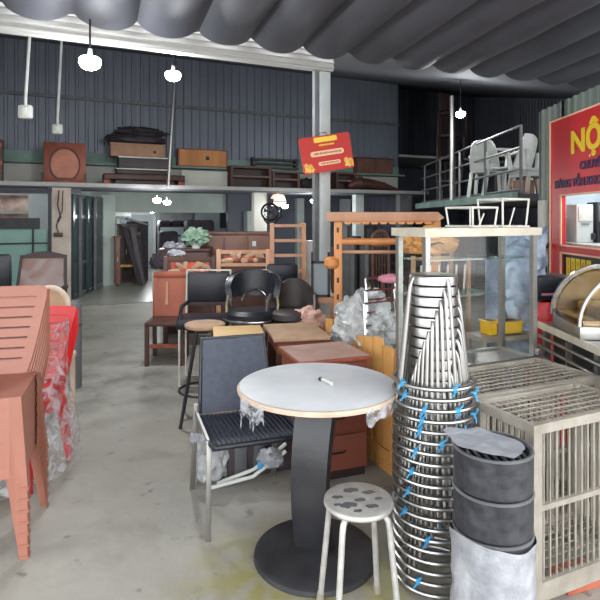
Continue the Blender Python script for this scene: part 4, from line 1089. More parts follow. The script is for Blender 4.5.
# ---- left side
dd = 5.6; c = P(40, 0, dd); t = thing('carved_armchair', 'dark wooden framed seat with curved crest under glossy plastic, behind the brown chairs', 'armchair', (c.x, dd, 0), R(12))
w = .215
for sx in (-1, 1):
    MB().beam((sx*w*1.12, .02, .60), (sx*w, .16, 1.09), .03, .03, (0, 1, 0)).obj('stile', 'wood_deep', t)
    MB().b2(sx*w*1.1-.02, -.36, 0, sx*w*1.1+.02, -.32, .75).b2(sx*w*1.1-.02, .0, 0, sx*w*1.1+.02, .04, .62).obj('leg', 'wood_deep', t)
    MB().b2(sx*w*1.12-.02, -.38, .74, sx*w*1.12+.02, .08, .78, bev=.006).obj('arm', 'wood_deep', t)
mb = MB(); pts = []
for k in range(13): x = -w*1.05+k*w*2.1/12; pts.append((x, .15, 1.09+.04*math.cos((x/w)*1.6)))
pts += [(w*1.05, .15, 1.05), (-w*1.05, .15, 1.05)]; mb.prism(pts, (0, .04, 0)); mb.obj('crest', 'wood_deep', t)
mb = MB(); mb.prism([(-w*1.08, .03, .64), (w*1.08, .03, .64), (w*.95, .15, 1.06), (-w*.95, .15, 1.06)], (0, .015, 0)); mb.obj('back_panel', 'wood_panel', t)
mb = MB(); mb.grid(lambda u, v: V3(((u-.5)*2*w*(1.06-.12*v), .015+.12*v+.01*noise.noise(V3((u*5, v*5, 1))), .64+.41*v)), 14, 14); mb.obj('film_cover', 'soft_film', t, 180)
MB().b2(-w*1.05, -.35, .42, w*1.05, .03, .50).obj('seat', 'wood_deep', t)
MB().blob((0, -.12, .58), .22, .2, .13, .2, 3, 17, 4).obj('wrapped_cushion', 'grey_wrap', t, 30)
dd = 4.2; c = P(50, 0, dd); t = thing('oval_back_chair', 'cream-rimmed oval-backed chair between the brown stack and the armchair', 'chair', (c.x, dd, 0), R(14))
m_ = MB(); m_.tube([(.135*math.cos(R(a)), 0, .78+.165*math.sin(R(a))) for a in range(0, 360, 12)], .022, 8, True); m_.obj('back_rim', 'edge_cream', t)
m_ = MB(); m_.lathe([(0, -.012), (.125, -.012), (.125, .012), (0, .012)], 0, 0, 32, 1, 1.26); bmesh.ops.rotate(m_.bm, verts=m_.bm.verts[:], matrix=Matrix.Rotation(R(90), 3, 'X')); bmesh.ops.translate(m_.bm, verts=m_.bm.verts[:], vec=(0, 0, .78)); m_.obj('back_panel', 'wood_tan', t)
MB().b2(-.2, -.42, .40, .2, -.02, .46, bev=.02).obj('seat', 'edge_cream', t)
for sx in (-1, 1):
    MB().b2(sx*.1-.015, -.02, .44, sx*.1+.015, .015, .66).obj('back_support', 'edge_cream', t)
for o in legs4(t, .38, .40, .42, .035, 'edge_cream', .02): o.location.y = -.22
t = thing('grey_drum', 'grey covered roll standing beside the glass doors, right of the oval-backed chair', 'drum', (P(66, 0, 4.6).x, 4.75, 0), 0)
MB().lathe([(0, 0), (.07, 0), (.07, .70), (.05, .76), (0, .77)], n=20).obj('roll', 'grey_metal', t); MB().ring(0, 0, .55, .071, .006, 24, 6).obj('band', 'dark_metal', t)
dd = 5.9; c = P(6, 0, dd); t = thing('office_chair', 'black office chair by the far left shop window', 'chair', (c.x-.17, dd, 0), R(20))
MB().b2(-.19, .1, .68, .19, .16, 1.08, bev=.03).obj('backrest', 'black_leather', t); MB().b2(-.22, -.22, .45, .22, .18, .53, bev=.03).obj('seat', 'black_leather', t)
for sx in (-1, 1): MB().tube([(sx*.23, .1, .5), (sx*.25, .08, .72), (sx*.25, -.15, .72), (sx*.23, -.12, .5)], .014, 8).obj('arm', 'black_leather', t)
MB().tube([(0, 0, .06), (0, 0, .45)], .03).obj('column', 'dark_metal', t)
mb = MB()
for k in range(5): mb.beam((0, 0, .07), (.26*math.cos(k*1.257), .26*math.sin(k*1.257), .05), .04, .03)
mb.obj('star_base', 'dark_metal', t)
# wires and box on the left pier
t = thing('wall_wires', 'loose cables hanging down the dirty cream pier at left', 'cables', F(58, 60, 5.5)[0], BR)
MB().tube([(.0, 0, 1.95), (-.02, -.01, 1.7), (.03, -.01, 1.5), (-.04, -.01, 1.36), (.0, -.01, 1.2)], .012, 6).obj('cable', 'dark_board', t)
MB().tube([(.06, 0, 1.95), (.05, -.01, 1.6), (-.03, -.01, 1.42)], .010, 6).obj('cable', 'dark_board', t)
MB().b2(-.08, -.03, 1.17, .06, .01, 1.24, bev=.004).obj('socket_box', 'wood_dark', t)

# ================================================================== DEEP INTERIOR, UNDER THE MEZZANINE
def PF(px0, px1, t, py0, py1=None, dep=.4):
    c, w = F(px0, px1, t)[:2]; z1 = Z(py0, c.y); z0 = 0 if py1 is None else Z(py1, c.y)
    return c, w, z0, z1
# dark furniture piled by the aisle
c, w, z0, z1 = PF(114, 120, 7.9, 236); t = cupboard('tall_cabinet', 'narrow tan cabinet edge beside the pale green pier in the back aisle', 'cabinet', c, BR, .10, .3, z1, 'wood_panel', 1)
c, w, z0, z1 = PF(118, 136, 8.6, 224)
t = cupboard('dark_wardrobe', 'dark wardrobe deep in the back aisle, left of the leaning boards', 'wardrobe', c, BR, w, .5, z1, 'wood_deep', 2)
c, w, z0, z1 = PF(121, 133, 8.2, 258)
t = thing('wooden_chair', 'small dark wooden chair in front of the dark wardrobe in the back aisle', 'chair', c, BR)
MB().b2(-.17, -.17, .40, .17, .17, .44).obj('seat', 'wood_pine', t); MB().b2(-.17, .14, .44, .17, .17, .95).obj('backrest', 'wood_deep', t); legs4(t, .34, .34, .4, .035, 'wood_dark')
for k, (px, lean, m) in enumerate(((138, .16, 'cloth_dark'), (143, .10, 'dark_board'), (146, .04, 'cloth_dark'))):
    c = F(px-2, px+2, 7.7+.12*k)[0]
    t = thing('leaning_board', ('dark long board leaning steeply in the back aisle by the wardrobe', 'dark grey narrow board leaning among the dark ones in the back aisle', 'dark upright board nearest the far doorway in the aisle')[k], 'board', c, BR)
    MB().beam((-.1+lean, 0, 0), (-.1-lean, .25, 1.36-.1*k), .10, .03, (0, 1, 0)).obj('board', m, t); MB().beam((-.1-lean, .240, 1.3-.1*k), (-.1-lean, .250, 1.365-.1*k), .11, .036, (0, 1, 0)).obj('end_strip', 'wood_deep', t)
c, w, z0, z1 = PF(128, 147, 8.9, 219); t = thing('folded_tarp', 'pale folded sheet thrown over the dark pile in the back aisle', 'sheet', (c.x, c.y, 0), BR)
MB().b2(-w/2, -.2, .0, w/2, .3, z1-.06).obj('covered_boxes', 'cloth_dark', t); MB().prism([(-w/2-.03, -.22, z1-.02), (w/2+.02, -.22, z1-.16), (w/2+.02, -.22, z1-.12), (-w/2-.03, -.22, z1+.03)], (0, .5, 0)).obj('sheet', 'grey_metal', t)
# air conditioner above
c, w, z0, z1 = PF(115, 131, 11.7, 211, 218); t = thing('air_conditioner', 'white split air conditioner high on the far wall above the aisle', 'air conditioner', (c.x, c.y, z0), BR)
MB().b2(-w/2, -.12, 0, w/2, .12, z1-z0, bev=.03).obj('body', 'white_plastic', t); MB().b2(-w/2+.03, -.125, .01, w/2-.03, -.12, .05).obj('louvre', 'grey_metal', t)
# dark goods piled on racks right of the far doorway
c, w, z0, z1 = PF(158, 192, 10.2, 219, 226)
t = thing('storage_rack', 'dark storage rack loaded with black cushions right of the far doorway', 'rack', (c.x, c.y, 0), BR)
for z in (.5, 1.0, z0-.03): MB().b2(-w/2, -.25, z, w/2, .25, z+.03).obj('shelf', 'dark_metal', t)
for sx in (-1, 1):
    for y in (-.23, .23): MB().b2(sx*w/2-.02, y-.02, 0, sx*w/2+.02, y+.02, z0+.02).obj('post', 'dark_metal', t)
for k in range(3):
    o = thing('black_cushion', ('leftmost', 'middle', 'rightmost')[k]+' long black cushion on the dark storage rack', 'cushion', (c+V3((CA, SA, 0))*(-w/3+k*w/3))+V3((0, 0, z0+.0)), BR, 'black cushions on the dark rack'); MB().b2(-w*.155, -.22, 0, w*.155, .22, .15, bev=.04).obj('cushion', 'cloth_dark', o); MB().tube([(-w*.15, -.222, .075), (w*.15, -.222, .075)], .008, 6).obj('piping', 'black_leather', o)
for k, (a, b, y, lab) in enumerate(((160, 178, 231, 'dark sofa back under the storage rack, left'), (186, 214, 220, 'dark covered sofa stood on end right of the storage rack'))):
    c, w, z0, z1 = PF(a, b, 9.3, y); t = thing('covered_sofa', lab, 'sofa', c, BR)
    MB().b2(-w/2, -.1, .1, w/2, .35, z1, bev=.08).obj('back', 'cloth_dark', t); MB().b2(-w/2, -.45, .1, w/2, -.1, .5, bev=.06).obj('seat', 'cloth_dark', t)
    MB().b2(-w/2+.03, -.4, 0, w/2-.03, .3, .1).obj('base', 'wood_deep', t)
# teal-green shelf and dark cabinet by the cream pillar
c, w, z0, z1 = PF(245, 262, 8.5, 216); t = thing('display_unit', 'pale green open cabinet with a dark lower door left of the cream pillar', 'cabinet', c, BR)
MB().b2(-w/2, -.2, 0, w/2, .2, z1+.12).obj('body', 'pale_green', t); MB().b2(-w*.05, -.215, .3, w*.45, -.2, z1-.03).obj('door', 'wood_dark', t); MB().b2(-w*.45, -.215, z1+.0, w*.45, -.2, z1+.02).obj('ledge', 'white_plastic', t)
# things seen right of the column, behind the orange rack
specs = [(336, 352, 4.9, 248, 'wood_dark', 'dark red wooden cabinet just right of the column', 2), (352, 371, 6.4, 226, 'dark_board', 'dark board wardrobe behind the orange rack, left of centre', 2), (405, 428, 6.0, 232, 'wood_dark', 'dark brown wardrobe behind the orange rack at its right end', 2), (430, 468, 4.6, 236, 'wood_panel', 'brown sideboard seen through the glass display case', 3)]
for (a, b, t_, y, m, lab, nd) in specs:
    c, w, z0, z1 = PF(a, b, t_, y); cupboard('wardrobe', lab, 'wardrobe', c, BR, w, .45, z1, m, nd, None, 'grey_metal')
c, w, z0, z1 = PF(373, 398, 3.6, 231)
t = thing('arched_chair', 'wooden chair with an arched back seen between the rails of the orange rack', 'chair', c, BR)
m_ = MB(); m_.tube([(-.17, .16, .45)]+[(.17*math.cos(R(a)), .18, z1-.17+.17*math.sin(R(a))) for a in range(180, -1, -15)]+[(.17, .16, .45)], .03, 8); m_.obj('back_arch', 'wood_panel', t)
for k in range(4): MB().tube([(-.09+k*.06, .165, .45), (-.09+k*.06, .18, z1-.05)], .011, 6).obj('spindle', 'wood_panel', t)
MB().b2(-.2, -.2, .40, .2, .19, .45, bev=.01).obj('seat', 'wood_panel', t); legs4(t, .38, .36, .41, .04, 'wood_panel')
m_ = MB().b2(-.17, .15, z1-.28, .17, .19, z1-.22).obj('back_rail', 'wood_panel', t)
for k, (px, t_, h) in enumerate(((348, 3.9, 1.14), (355, 4.1, 1.16), (362, 3.9, 1.12))):
    c = F(px-2, px+2, t_)[0]
    t = thing('metal_cabinet', ('leftmost grey upright locker behind the orange rack', 'middle, taller grey upright locker behind the orange rack', 'rightmost grey upright locker behind the orange rack')[k], 'locker', c, BR, 'grey lockers behind the orange rack')
    MB().b2(-.042, -.15, 0, .042, .15, h).obj('body', 'grey_metal' if k != 1 else 'dark_metal', t); MB().b2(-.038, -.16, .05, .038, -.15, h-.03).obj('door', 'grey_metal' if k != 1 else 'dark_metal', t)
for k, (px, t_, y) in enumerate(((378, 4.3, 262), (388, 4.3, 268), (398, 4.4, 266), (410, 4.2, 258), (424, 3.0, 262))):
    c, w, z0, z1 = PF(px-5, px+5, t_, y); t = thing('dining_chair', ('dark dining chair behind the orange rack, %s' % ('leftmost below the arched chair', 'second from left', 'middle one', 'fourth from left', 'rightmost, nearest the glass case')[k]), 'chair', c, BR, 'dark dining chairs behind the orange rack')
    MB().b2(-.17, -.19, .42, .17, .17, .46, bev=.01).obj('seat', 'cloth_dark', t); MB().b2(-.17, .14, .62, .17, .17, z1, bev=.012).obj('backrest', 'wood_deep', t); legs4(t, .34, .36, .43, .035, 'wood_deep')
    for sx in (-1, 1): MB().b2(sx*.15-.015, .14, .46, sx*.15+.015, .165, .63).obj('back_post', 'wood_deep', t)
# seen through the glass display case
t = thing('wrapped_goods', 'tall bluish plastic-wrapped bundle standing right behind the glass display case', 'bundle', (1.46, 3.75, 0), R(18))
MB().b2(-.14, -.1, 0, .14, .1, 1.22, bev=.02).obj('cartons', 'blue_wrap', t); mb = MB()
def bwrap(u, v):
    x = -.175+.35*u; z = .55+.86*v; return V3((x, -.15+.05*noise.fractal(V3((x*6, 3.3, z*9)), 1, 2, 4)-.03*math.sin(u*math.pi), z+.02*math.sin(u*9)))
mb.grid(bwrap, 24, 50, .004); mb.obj('plastic_wrap', 'blue_wrap', t, 30)
for (px0, px1, y0, y1, d, lab) in ((499, 519, 320, 332, 3.42, 'yellow tray lying behind the glass display case, right one'), (484, 493, 320, 334, 3.44, 'small yellow box behind the glass display case, left of the yellow tray')):
    p = P((px0+px1)/2, 0, d); w = (px1-px0)*d/FPX; z1, z0 = Z(y0, d), Z(y1, d)
    t = thing('yellow_tray', lab, 'tray', (p.x, d, z0), R(18)); MB().b2(-w/2, -.05, 0, w/2, .05, z1-z0, bev=.008).obj('body', 'yellow_plastic', t); MB().b2(-w/2-.006, -.056, z1-z0-.014, w/2+.006, .056, z1-z0, bev=.004).obj('rim', 'yellow_plastic', t)
t = thing('work_bench', 'steel bench behind the glass display case carrying the yellow trays', 'bench', (1.29, 3.47, 0), R(18))
zz = min(Z(332, 3.42), Z(334, 3.44))-.002
MB().b2(-.20, -.09, zz-.03, .20, .09, zz).obj('bench_top', 'steel_dusty', t); legs4(t, .40, .18, zz-.03, .025, 'steel_dusty', .015)
t = thing('wire_rack', 'tan wire rack seen through the left of the glass display case', 'rack', (.98, 3.98, 0), R(15))
for sx in (-1, 1):
    for y in (-.12, .12): MB().b2(sx*.22-.012, y-.012, 0, sx*.22+.012, y+.012, 1.22).obj('post', 'wood_tan', t)
for z in (.3, .62, .92): MB().b2(-.22, -.13, z, .22, .13, z+.02).obj('shelf', 'wood_tan', t)
for k in range(6): MB().tube([(-.17+k*.07, -.12, .94), (-.17+k*.07+.02, -.11, 1.15)], .008, 6).obj('rod', 'white_metal', t)
t = thing('straw_bundle', 'yellowish woven bundle on the wire rack behind the glass display case', 'bundle', (.96, 3.98, 1.22), R(15)); MB().blob((0, 0, .09), .20, .10, .11, .35, 3, 51, 4).obj('bundle', 'wood_pine', t, 25); MB().tube([(-.1, -.1, .06), (0, -.115, .09), (.1, -.1, .07)], .008, 6).obj('cord', 'wood_dark', t)

# ================================================================== RIGHT: STEAM TABLE, CHAFING DISH, BIN
t = thing('steam_table', 'long stainless counter with open lower bars along the right side', 'counter', (1.47, 3.32, 0), R(-90))
# local x runs towards the camera (-Y), local y into the right (+X)
Ls, Ws, zt_ = 1.15, .62, .85
MB().b2(0, 0, zt_-.04, Ls, Ws, zt_, bev=.004).obj('worktop', 'steel_bright', t)
MB().b2(0, -.012, zt_-.035, Ls, .0, zt_+.004).obj('front_lip', 'frame_pale', t)
for x in (.02, .6, Ls-.05):
    for y in (.01, Ws-.05): MB().b2(x, y, 0, x+.035, y+.035, zt_-.04).obj('leg', 'steel_brushed', t)
for z in (.765, .705, .645, .585, .16): MB().tube([(.0, -.002, z), (Ls, -.002, z)], .011, 8).obj('front_bar', 'steel_bright', t)
MB().b2(.03, .05, .52, Ls-.03, Ws-.05, .535).obj('under_shelf', 'steel_brushed', t); MB().b2(.06, .06, .54, Ls-.03, .075, .80).obj('back_panel', 'black_dusty', t)
for x in (.33, .75): MB().b2(x, .0, .62, x+.018, .03, .80).obj('bracket', 'steel_brushed', t)
cx, cy = 1.755, 2.98
t = thing('chafing_dish', 'roll-top chafing dish with a clear cover and brass inside, on the steel counter', 'chafing dish', (cx, cy, zt_), R(-6))
Rc, Lh = .29, .33            # arch along local x (seen nearly side-on), depth along y
mb = MB(); mb.b2(-Rc+.01, -.20, .0, Rc-.01, .20, .07, bev=.01); mb.obj('base', 'steel_brushed', t)
MB().b2(-Rc+.03, -.19, .07, Rc-.03, .19, .10, bev=.006).obj('food_pan', 'brass', t)
def arch(m_, r0, r1, y0, y1, a0=0, a1=180, n=24):
    vs, fs = [], []
    for i in range(n+1):
        a = R(a0+(a1-a0)*i/n); c_, s_ = math.cos(a), math.sin(a)
        for r_, y in ((r0, y0), (r1, y0), (r1, y1), (r0, y1)): vs.append((r_*c_, y, .07+r_*s_*1.02))
    for i in range(n):
        for k in range(4): p_ = i*4+k; q_ = i*4+(k+1) % 4; fs.append((p_, q_, q_+4, p_+4))
    fs += [(3, 2, 1, 0), (n*4, n*4+1, n*4+2, n*4+3)]
    return m_.faces(vs, fs)
arch(MB(), Rc-.014, Rc, -.21, -.195).obj('front_rim', 'steel_brushed', t); arch(MB(), Rc-.022, Rc, .185, .21).obj('back_rim', 'chrome', t)
arch(MB(), Rc-.012, Rc-.006, -.18, .18).obj('clear_cover', 'cover_glass', t)
mb = MB(); pts = [((Rc-.03)*math.cos(R(a)), -.20, .07+(Rc-.03)*math.sin(R(a))) for a in range(0, 181, 8)]; mb.prism(pts, (0, .005, 0)); mb.obj('front_window', 'cover_glass', t)
mb = MB(); pts = [((Rc-.03)*math.cos(R(a)), .19, .07+(Rc-.03)*math.sin(R(a))) for a in range(0, 181, 8)]; mb.prism(pts, (0, .005, 0)); mb.obj('back_plate', 'brass', t)
MB().tube([(-.10, -.235, .235), (-.09, -.25, .235), (.09, -.25, .235), (.10, -.235, .235)], .012, 8).obj('cover_handle', 'brass', t)
MB().b2(-.16, -.17, .10, .16, .16, .16, bev=.02).obj('inner_tray', 'brass', t)
for k in range(3): MB().lathe([(0, .0), (.03, 0), (.022, .03), (.03, .07), (.012, .10), (0, .10)], -.14+.14*k, -.235, 12).obj('knob', 'steel_bright', t)
t = thing('red_bin', 'red rounded plastic bin behind the end of the steel counter', 'bin', (1.665, 3.66, 0), 0)
MB().lathe([(0, 0), (.13, 0), (.15, .78), (.145, .86), (.12, .93), (0, .95)], n=32).obj('body', 'red_plastic', t); MB().ring(0, 0, .78, .15, .008, 32, 6).obj('rim', 'red_plastic', t)
t = thing('black_box', 'black box with a pale label lying on the red bin behind the counter', 'box', (1.675, 3.66, .952), R(10))
MB().b2(-.15, -.13, 0, .15, .13, .15, bev=.012).obj('body', 'black_leather', t); MB().b2(-.13, -.133, .03, -.03, -.130, .045).obj('label_strip', 'cloth_pink', t)
t = thing('sprayer_hose', 'thin dark cable looping against the white post by the red sign', 'cable', (2.33, 5.18, 0), 0)
MB().tube([(-.16, -.0, 0), (-.15, 0, 1.0), (-.1, 0, 1.22), (.0, -.02, 1.24), (.02, -.02, 1.0), (.03, -.02, 0)], .01, 8).obj('cable', 'dark_metal', t); MB().b2(-.02, -.04, 1.20, .04, .0, 1.25).obj('clip', 'dark_metal', t)

# ================================================================== ON THE MEZZANINE
MZ = 2.086-.026
def mz(px0, px1, t=5.75):
    c, w = F(px0, px1, t)[:2]; return V3((c.x, c.y, 2.0612)), w
c, w = mz(42, 87); h = Z(143, c.y)-c.z
t = thing('carved_stool_table', 'square reddish table stood on edge with a round orange inset, on the mezzanine', 'table', c, BR)
MB().b2(-w*.47, -.03, .05, w*.47, .03, h, bev=.01).obj('top_frame', 'wood_red', t)
m_ = MB(); pts = []
for k in range(24): a = R(k*15); pts.append((w*.31*math.cos(a)*1.0, -.036, h*.48+h*.36*max(-.85, math.sin(a))))
m_.prism(pts, (0, .006, 0)); m_.obj('round_inset', 'wood_inset', t)
m_ = MB(); m_.tube([(w*.335*math.cos(R(a)), -.032, h*.48+h*.40*max(-.85, math.sin(R(a)))) for a in range(0, 360, 10)], .012, 6, True); m_.obj('moulding', 'wood_dark', t)
MB().b2(-w*.5, -.08, .0, w*.46, .10, .07, bev=.01).obj('foot_rail', 'wood_red', t); MB().b2(-w*.52, -.06, .0, -w*.47, .0, .20).obj('leg', 'wood_deep', t); MB().b2(w*.43, -.06, .0, w*.48, .0, .20).obj('leg', 'wood_deep', t)
c, w = mz(-12, 3); t = thing('wooden_crate', 'brown wooden crate at the extreme left of the mezzanine', 'crate', c, BR); MB().b2(-w/2, -.1, 0, w/2, .1, .72).obj('body', 'wood_dark', t); MB().b2(-w/2, -.115, .3, w/2, -.1, .36).b2(-w/2, -.115, .6, w/2, -.1, .66).obj('slat', 'wood_red', t)
# tall pile: bench, boards, box, dark bundle
c, w = mz(103, 183); z = c.z
def zat(py): return Z(py, c.y)
t = thing('carved_bench', 'low carved dark bench at the bottom of the mezzanine pile behind the pipe post', 'bench', c, BR)
hb = zat(175)-z
MB().b2(-w*.5, -.18, hb*.5, w*.5, .18, hb, bev=.015).obj('seat', 'wood_dark', t); MB().b2(-w*.36, -.16, .0, w*.36, .0, hb*.45).obj('apron', 'wood_deep', t)
for sx in (-1, 1): MB().b2(sx*w*.46-.06, -.16, 0, sx*w*.46+.06, .16, hb*.5, bev=.01).obj('leg', 'wood_red', t)
zc = z+hb+.002
c2 = F(116, 169, 5.75)[0]; w2 = F(116, 169, 5.75)[1]
pile = [('flat_drawer', 'dark flat drawer lying on the carved bench of the mezzanine pile', 'drawer', 116, 169, 169.5, 'wood_deep', 'white_plastic'), ('flat_drawer', 'dark tray with a pale edge under the brown carton, mezzanine pile', 'drawer', 118, 167, 158, 'dark_board', 'white_plastic'), ('brown_carton', 'brown carton in the mezzanine pile under the dark rolled bundle', 'carton', 110, 163, 145, 'cardboard', 'wood_deep')]
for (nm, lab, cat, a, b, py, m, m2) in pile:
    cc, ww = F(a, b, 5.75); zt2 = zat(py)
    t = thing(nm, lab, cat, (cc.x, cc.y, zc), BR); h = zt2-zc
    MB().b2(-ww/2, -.17, 0, ww/2, .17, h-.022, bev=.004).obj('body', m, t); MB().b2(-ww/2-.012, -.18, h-.022, ww/2+.012, .18, h-.003).obj('rim', m2 if 'carton' not in nm else 'cardboard', t)
    if 'carton' in nm: MB().b2(ww*.28, -.172, h*.3, ww*.34, -.17, h*.5).obj('stain', 'wood_deep', t)
    zc = zt2
cc, ww = F(107, 165, 5.75); t = thing('rolled_bundle', 'dark brown cloth bundle on top of the mezzanine pile', 'bundle', (cc.x, cc.y, zc), BR); h = zat(128)-zc
MB().blob((0, 0, h*.28), ww*.52, .2, h*.32, .18, 3, 61, 4).obj('lower_roll', 'cloth_dark', t, 60); MB().blob((.05, 0, h*.72), ww*.42, .17, h*.3, .3, 3, 62, 4, False).obj('upper_roll', 'cloth_dark', t, 60)
# ledge boxes standing on the green band's shelf: orange box, dark rack
led = MB(); bwbox(led, -6.5, 5.3, WT-.30, WT-.03, 2.485, 2.52); struct('trim_14', led, 'green_trim')
def ledge(px0, px1):
    c, w = F(px0, px1, WT-.17)[:2]; return V3((c.x, c.y, 2.5212)), w
c, w = ledge(177, 226); h = Z(150, c.y)-c.z; t = thing('orange_drawer', 'orange wooden drawer lying on the green ledge right of the pipe post', 'drawer', c, BR); h = max(h, .18)
MB().b2(-w/2, -.10, 0, w/2, .10, h, bev=.006).obj('body', 'wood_red', t); MB().b2(-w/2+.03, -.112, .02, w/2-.03, -.10, h-.02).obj('front_panel', 'wood_orange', t); MB().b2(w*.05, -.125, h*.4, w*.12, -.112, h*.6).obj('handle', 'wood_deep', t)
c, w = ledge(251, 297); t = thing('slat_rack', 'dark slatted rack lying on the green ledge left of the red notice board', 'rack', c, BR)
for k in range(3): MB().b2(-w/2, -.10, .02+k*.09, w/2, -.075, .06+k*.09).obj('slat', 'wood_deep' if k != 1 else 'dark_board', t)
for sx in (-1, 1): MB().b2(sx*w*.46-.02, -.09, 0, sx*w*.46+.02, .1, .26).obj('end_frame', 'wood_deep', t)
# cream panel and wooden frames
c, w = mz(181, 227); t = thing('cream_panel', 'long cream board standing on the mezzanine below the orange drawer', 'board', c, BR); MB().b2(-w/2, -.03, 0, w/2, .03, Z(171, c.y)-c.z, bev=.004).obj('board', 'cream_wall', t); MB().b2(-w/2, -.035, .0, w/2, -.03, .03).obj('edge', 'edge_cream', t)
for i, (a, b, y, lab) in enumerate(((228, 268, 167, 'open reddish wooden frame box on the mezzanine, right of the cream board'), (269, 296, 172, 'lower wooden frame box on the mezzanine, left of the red notice board'), (332, 352, 173, 'brown frame box on the mezzanine right of the column'))):
    c, w = mz(a, b); h = Z(y, c.y)-c.z; t = thing('frame_box', lab, 'frame box', c, BR)
    for sx in (-1, 1): MB().b2(sx*(w/2-.025)-.025, -.2, 0, sx*(w/2-.025)+.025, .1, h).obj('side_panel', 'wood_dark', t)
    MB().b2(-w/2+.05, -.2, h-.04, w/2-.05, .1, h).obj('top_panel', 'wood_dark', t); MB().b2(-w/2+.05, -.2, 0, w/2-.05, .1, .04).obj('bottom_panel', 'wood_dark', t)
    MB().b2(-w/2+.05, -.0, .04, w/2-.05, .02, h-.04).obj('back_panel', 'wood_deep', t); MB().b2(-w/2+.05, -.19, h*.5, w/2-.05, -.15, h*.5+.035).obj('rail', 'wood_panel', t)
c, w = mz(298, 318); t = thing('cloth_heap', 'dark cloth heap on the mezzanine behind the column', 'cloth', c, BR); MB().blob((0, 0, .10), w*.5, .15, .14, .3, 3, 71, 4).obj('cloth', 'cloth_dark', t, 60)
c, w = mz(347, 398, 5.6); t = thing('long_bundle', 'long dark brown tapering roll lying on the mezzanine right of the column', 'bundle', c, BR)
m_ = MB(); m_.tube([(-w*.48, 0, .10), (-w*.36, 0, .17), (-w*.1, 0, .16), (w*.2, 0, .12), (w*.5, 0, .04)], [.06, .125, .12, .09, .03], 14); m_.obj('roll', 'wood_dark', t)
o = MB().ring(0, 0, 0, .145, .01, 20, 6).obj('band', 'wood_deep', t); o.rotation_euler = (0, R(90), 0); o.location = (-w*.25, 0, .165)
c, w = mz(300, 390, 6.2); t = thing('low_cabinet', 'brown low cabinet on the green ledge of the mezzanine right of the column', 'cabinet', F(352, 394, WT-.17)[0]+V3((0, 0, 2.5212)), BR)
MB().b2(-.48, -.08, 0, .48, .12, .34).obj('body', 'wood_panel', t); MB().b2(-.50, -.10, .34, .50, .13, .37).obj('top', 'wood_dark', t)
for k in range(2): MB().b2(-.46+k*.47, -.092, .03, -.01+k*.47, -.08, .32).obj('door', 'wood_panel', t)
# ---- deck on the right: railing, white chairs, dark stacked chairs
t = thing('deck_railing', 'dark pipe railing along the edge of the upper deck at right', 'railing', (2.66, 6.5, 1.781), 0)
for y in (0, 1.25, 2.5, 3.75, 5.0): MB().tube([(0, y, 0), (0, y, .82)], .02, 8).obj('post', 'grey_metal', t)
for z in (.05, .30, .56, .82): MB().tube([(0, 0, z), (0, 5.3, z)], .016, 8).obj('rail', 'grey_metal', t)
def mono_chair(label, loc, rz, group, ry=0):
    t = thing('white_chair', label, 'chair', loc, rz, group)
    def bk(u, v):
        x = (u-.5)*2; return V3((x*(.22-.05*v*v), .16+.14*v+.05*(1-x*x)*-1+.05, .42+.46*v*(1-.18*x*x*x*x)))
    MB().grid(bk, 12, 10, .012).obj('backrest', 'white_plastic', t, 60)
    MB().b2(-.21, -.22, .395, .21, .2, .425, bev=.012).obj('seat', 'white_plastic', t)
    for sx in (-1, 1):
        MB().tube([(sx*.235, -.18, .42), (sx*.26, -.16, .64), (sx*.25, .0, .67), (sx*.215, .24, .64)], .022, 8).obj('arm', 'white_plastic', t)
        MB().beam((sx*.2, -.2, .40), (sx*.24, -.25, 0), .05, .045, (0, 1, 0)).obj('leg', 'white_plastic', t)
        MB().beam((sx*.2, .18, .40), (sx*.23, .27, 0), .05, .045, (0, 1, 0)).obj('leg', 'white_plastic', t)
    return t
wc = mono_chair('white plastic armchair with rounded back on the deck, left of the pair', (2.90, 8.35, 1.781), R(150), 'white chairs on the upper deck')
dup(wc, V3((2.98, 7.72, 1.781)), R(215), 'white plastic armchair on the deck nearer the camera, right of the rounded one')
t = thing('white_table', 'white table turned over with its legs in the air on the upper deck', 'table', (3.04, 7.05, 1.781), R(14))
MB().b2(-.24, -.22, .30, .24, .22, .34, bev=.006).obj('tabletop', 'white_plastic', t); MB().b2(-.22, -.20, .24, .22, .20, .30).obj('apron', 'white_plastic', t)
for sx in (-1, 1):
    for s2 in (-1, 1):
        MB().beam((sx*.2, s2*.18, .34), (sx*.24, s2*.2, .58), .045, .045, (0, 1, 0)).obj('leg', 'white_plastic', t)
        MB().beam((sx*.2, s2*.18, .24), (sx*.24, s2*.2, 0), .04, .04, (0, 1, 0)).obj('support_leg', 'dirty_cream', t)
t = thing('carton', 'tan carton on the deck under the upturned white table', 'carton', (2.92, 7.05, 1.781), R(8)); MB().b2(-.10, -.09, 0, .10, .09, .2, bev=.003).obj('body', 'cardboard', t); MB().b2(-.102, -.02, .198, .102, .02, .202).obj('tape', 'wood_tan', t)
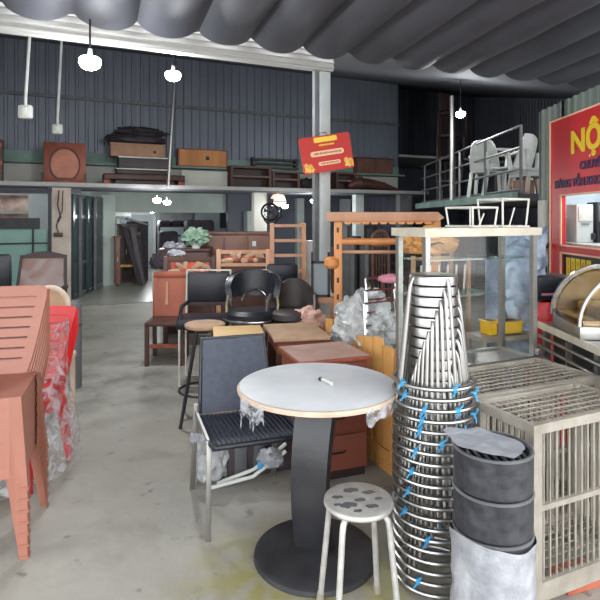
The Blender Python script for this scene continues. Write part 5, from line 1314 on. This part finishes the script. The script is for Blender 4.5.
t = thing('dark_table', 'dark table frame on the deck behind the upturned white table', 'table', (3.5, 8.9, 1.781), 0); MB().b2(-.4, -.3, .68, .4, .3, .72).obj('tabletop', 'wood_deep', t); legs4(t, .76, .56, .68, .05, 'wood_deep', .03)
def dark_chair(label, loc, rz):
    t = thing('dark_chair', label, 'chair', loc, rz, 'dark chairs piled on the mezzanine corner')
    MB().b2(-.2, -.2, .40, .2, .2, .44).obj('seat', 'wood_deep', t); MB().b2(-.2, .17, .5, .2, .2, .85, bev=.01).obj('backrest', 'wood_deep', t); legs4(t, .38, .38, .40, .04, 'wood_deep')
    for sx in (-1, 1): MB().b2(sx*.18-.018, .165, .44, sx*.18+.018, .195, .52).obj('back_post', 'wood_deep', t)
    return t
dc0 = dark_chair('dark chair at the bottom of the pile in the dim corner of the deck', (2.92, 10.6, 1.781), R(60))
for k, lab in ((1, 'dark chair second from the bottom of the pile in the dim deck corner'), (2, 'dark chair third from the bottom of the pile in the dim deck corner'), (3, 'dark chair at the top of the pile in the dim deck corner')):
    dup(dc0, V3((2.92+.03*k, 10.6, 1.781+.445*k)), R(60-9*k), lab)

# ================================================================== LIGHT, WORLD, CAMERA
w = bpy.data.worlds.new('sky'); S.world = w; w.use_nodes = True
bg = w.node_tree.nodes['Background']; bg.inputs[0].default_value = (.95, .975, 1.0, 1); bg.inputs[1].default_value = 4.3
cd = bpy.data.cameras.new('camera'); cam = bpy.data.objects.new('camera', cd); COL.objects.link(cam)
cam.location = (0, 0, EYE); cam.rotation_euler = (R(90), 0, 0)
cd.sensor_width = 36; cd.lens = FPX/600*36; cd.shift_y = -(300-HZ)/600; cd.clip_start = .05
S.camera = cam
S.view_settings.view_transform = 'Standard'; S.view_settings.look = 'None'; S.view_settings.gamma = 1
S.view_settings.exposure = 0
S.view_settings.use_curve_mapping = False
try:
    S.cycles.use_denoising = True; S.cycles.max_bounces = 8; S.cycles.transparent_max_bounces = 24; S.cycles.sample_clamp_indirect = 6
    S.cycles.diffuse_bounces = 5
except Exception: pass
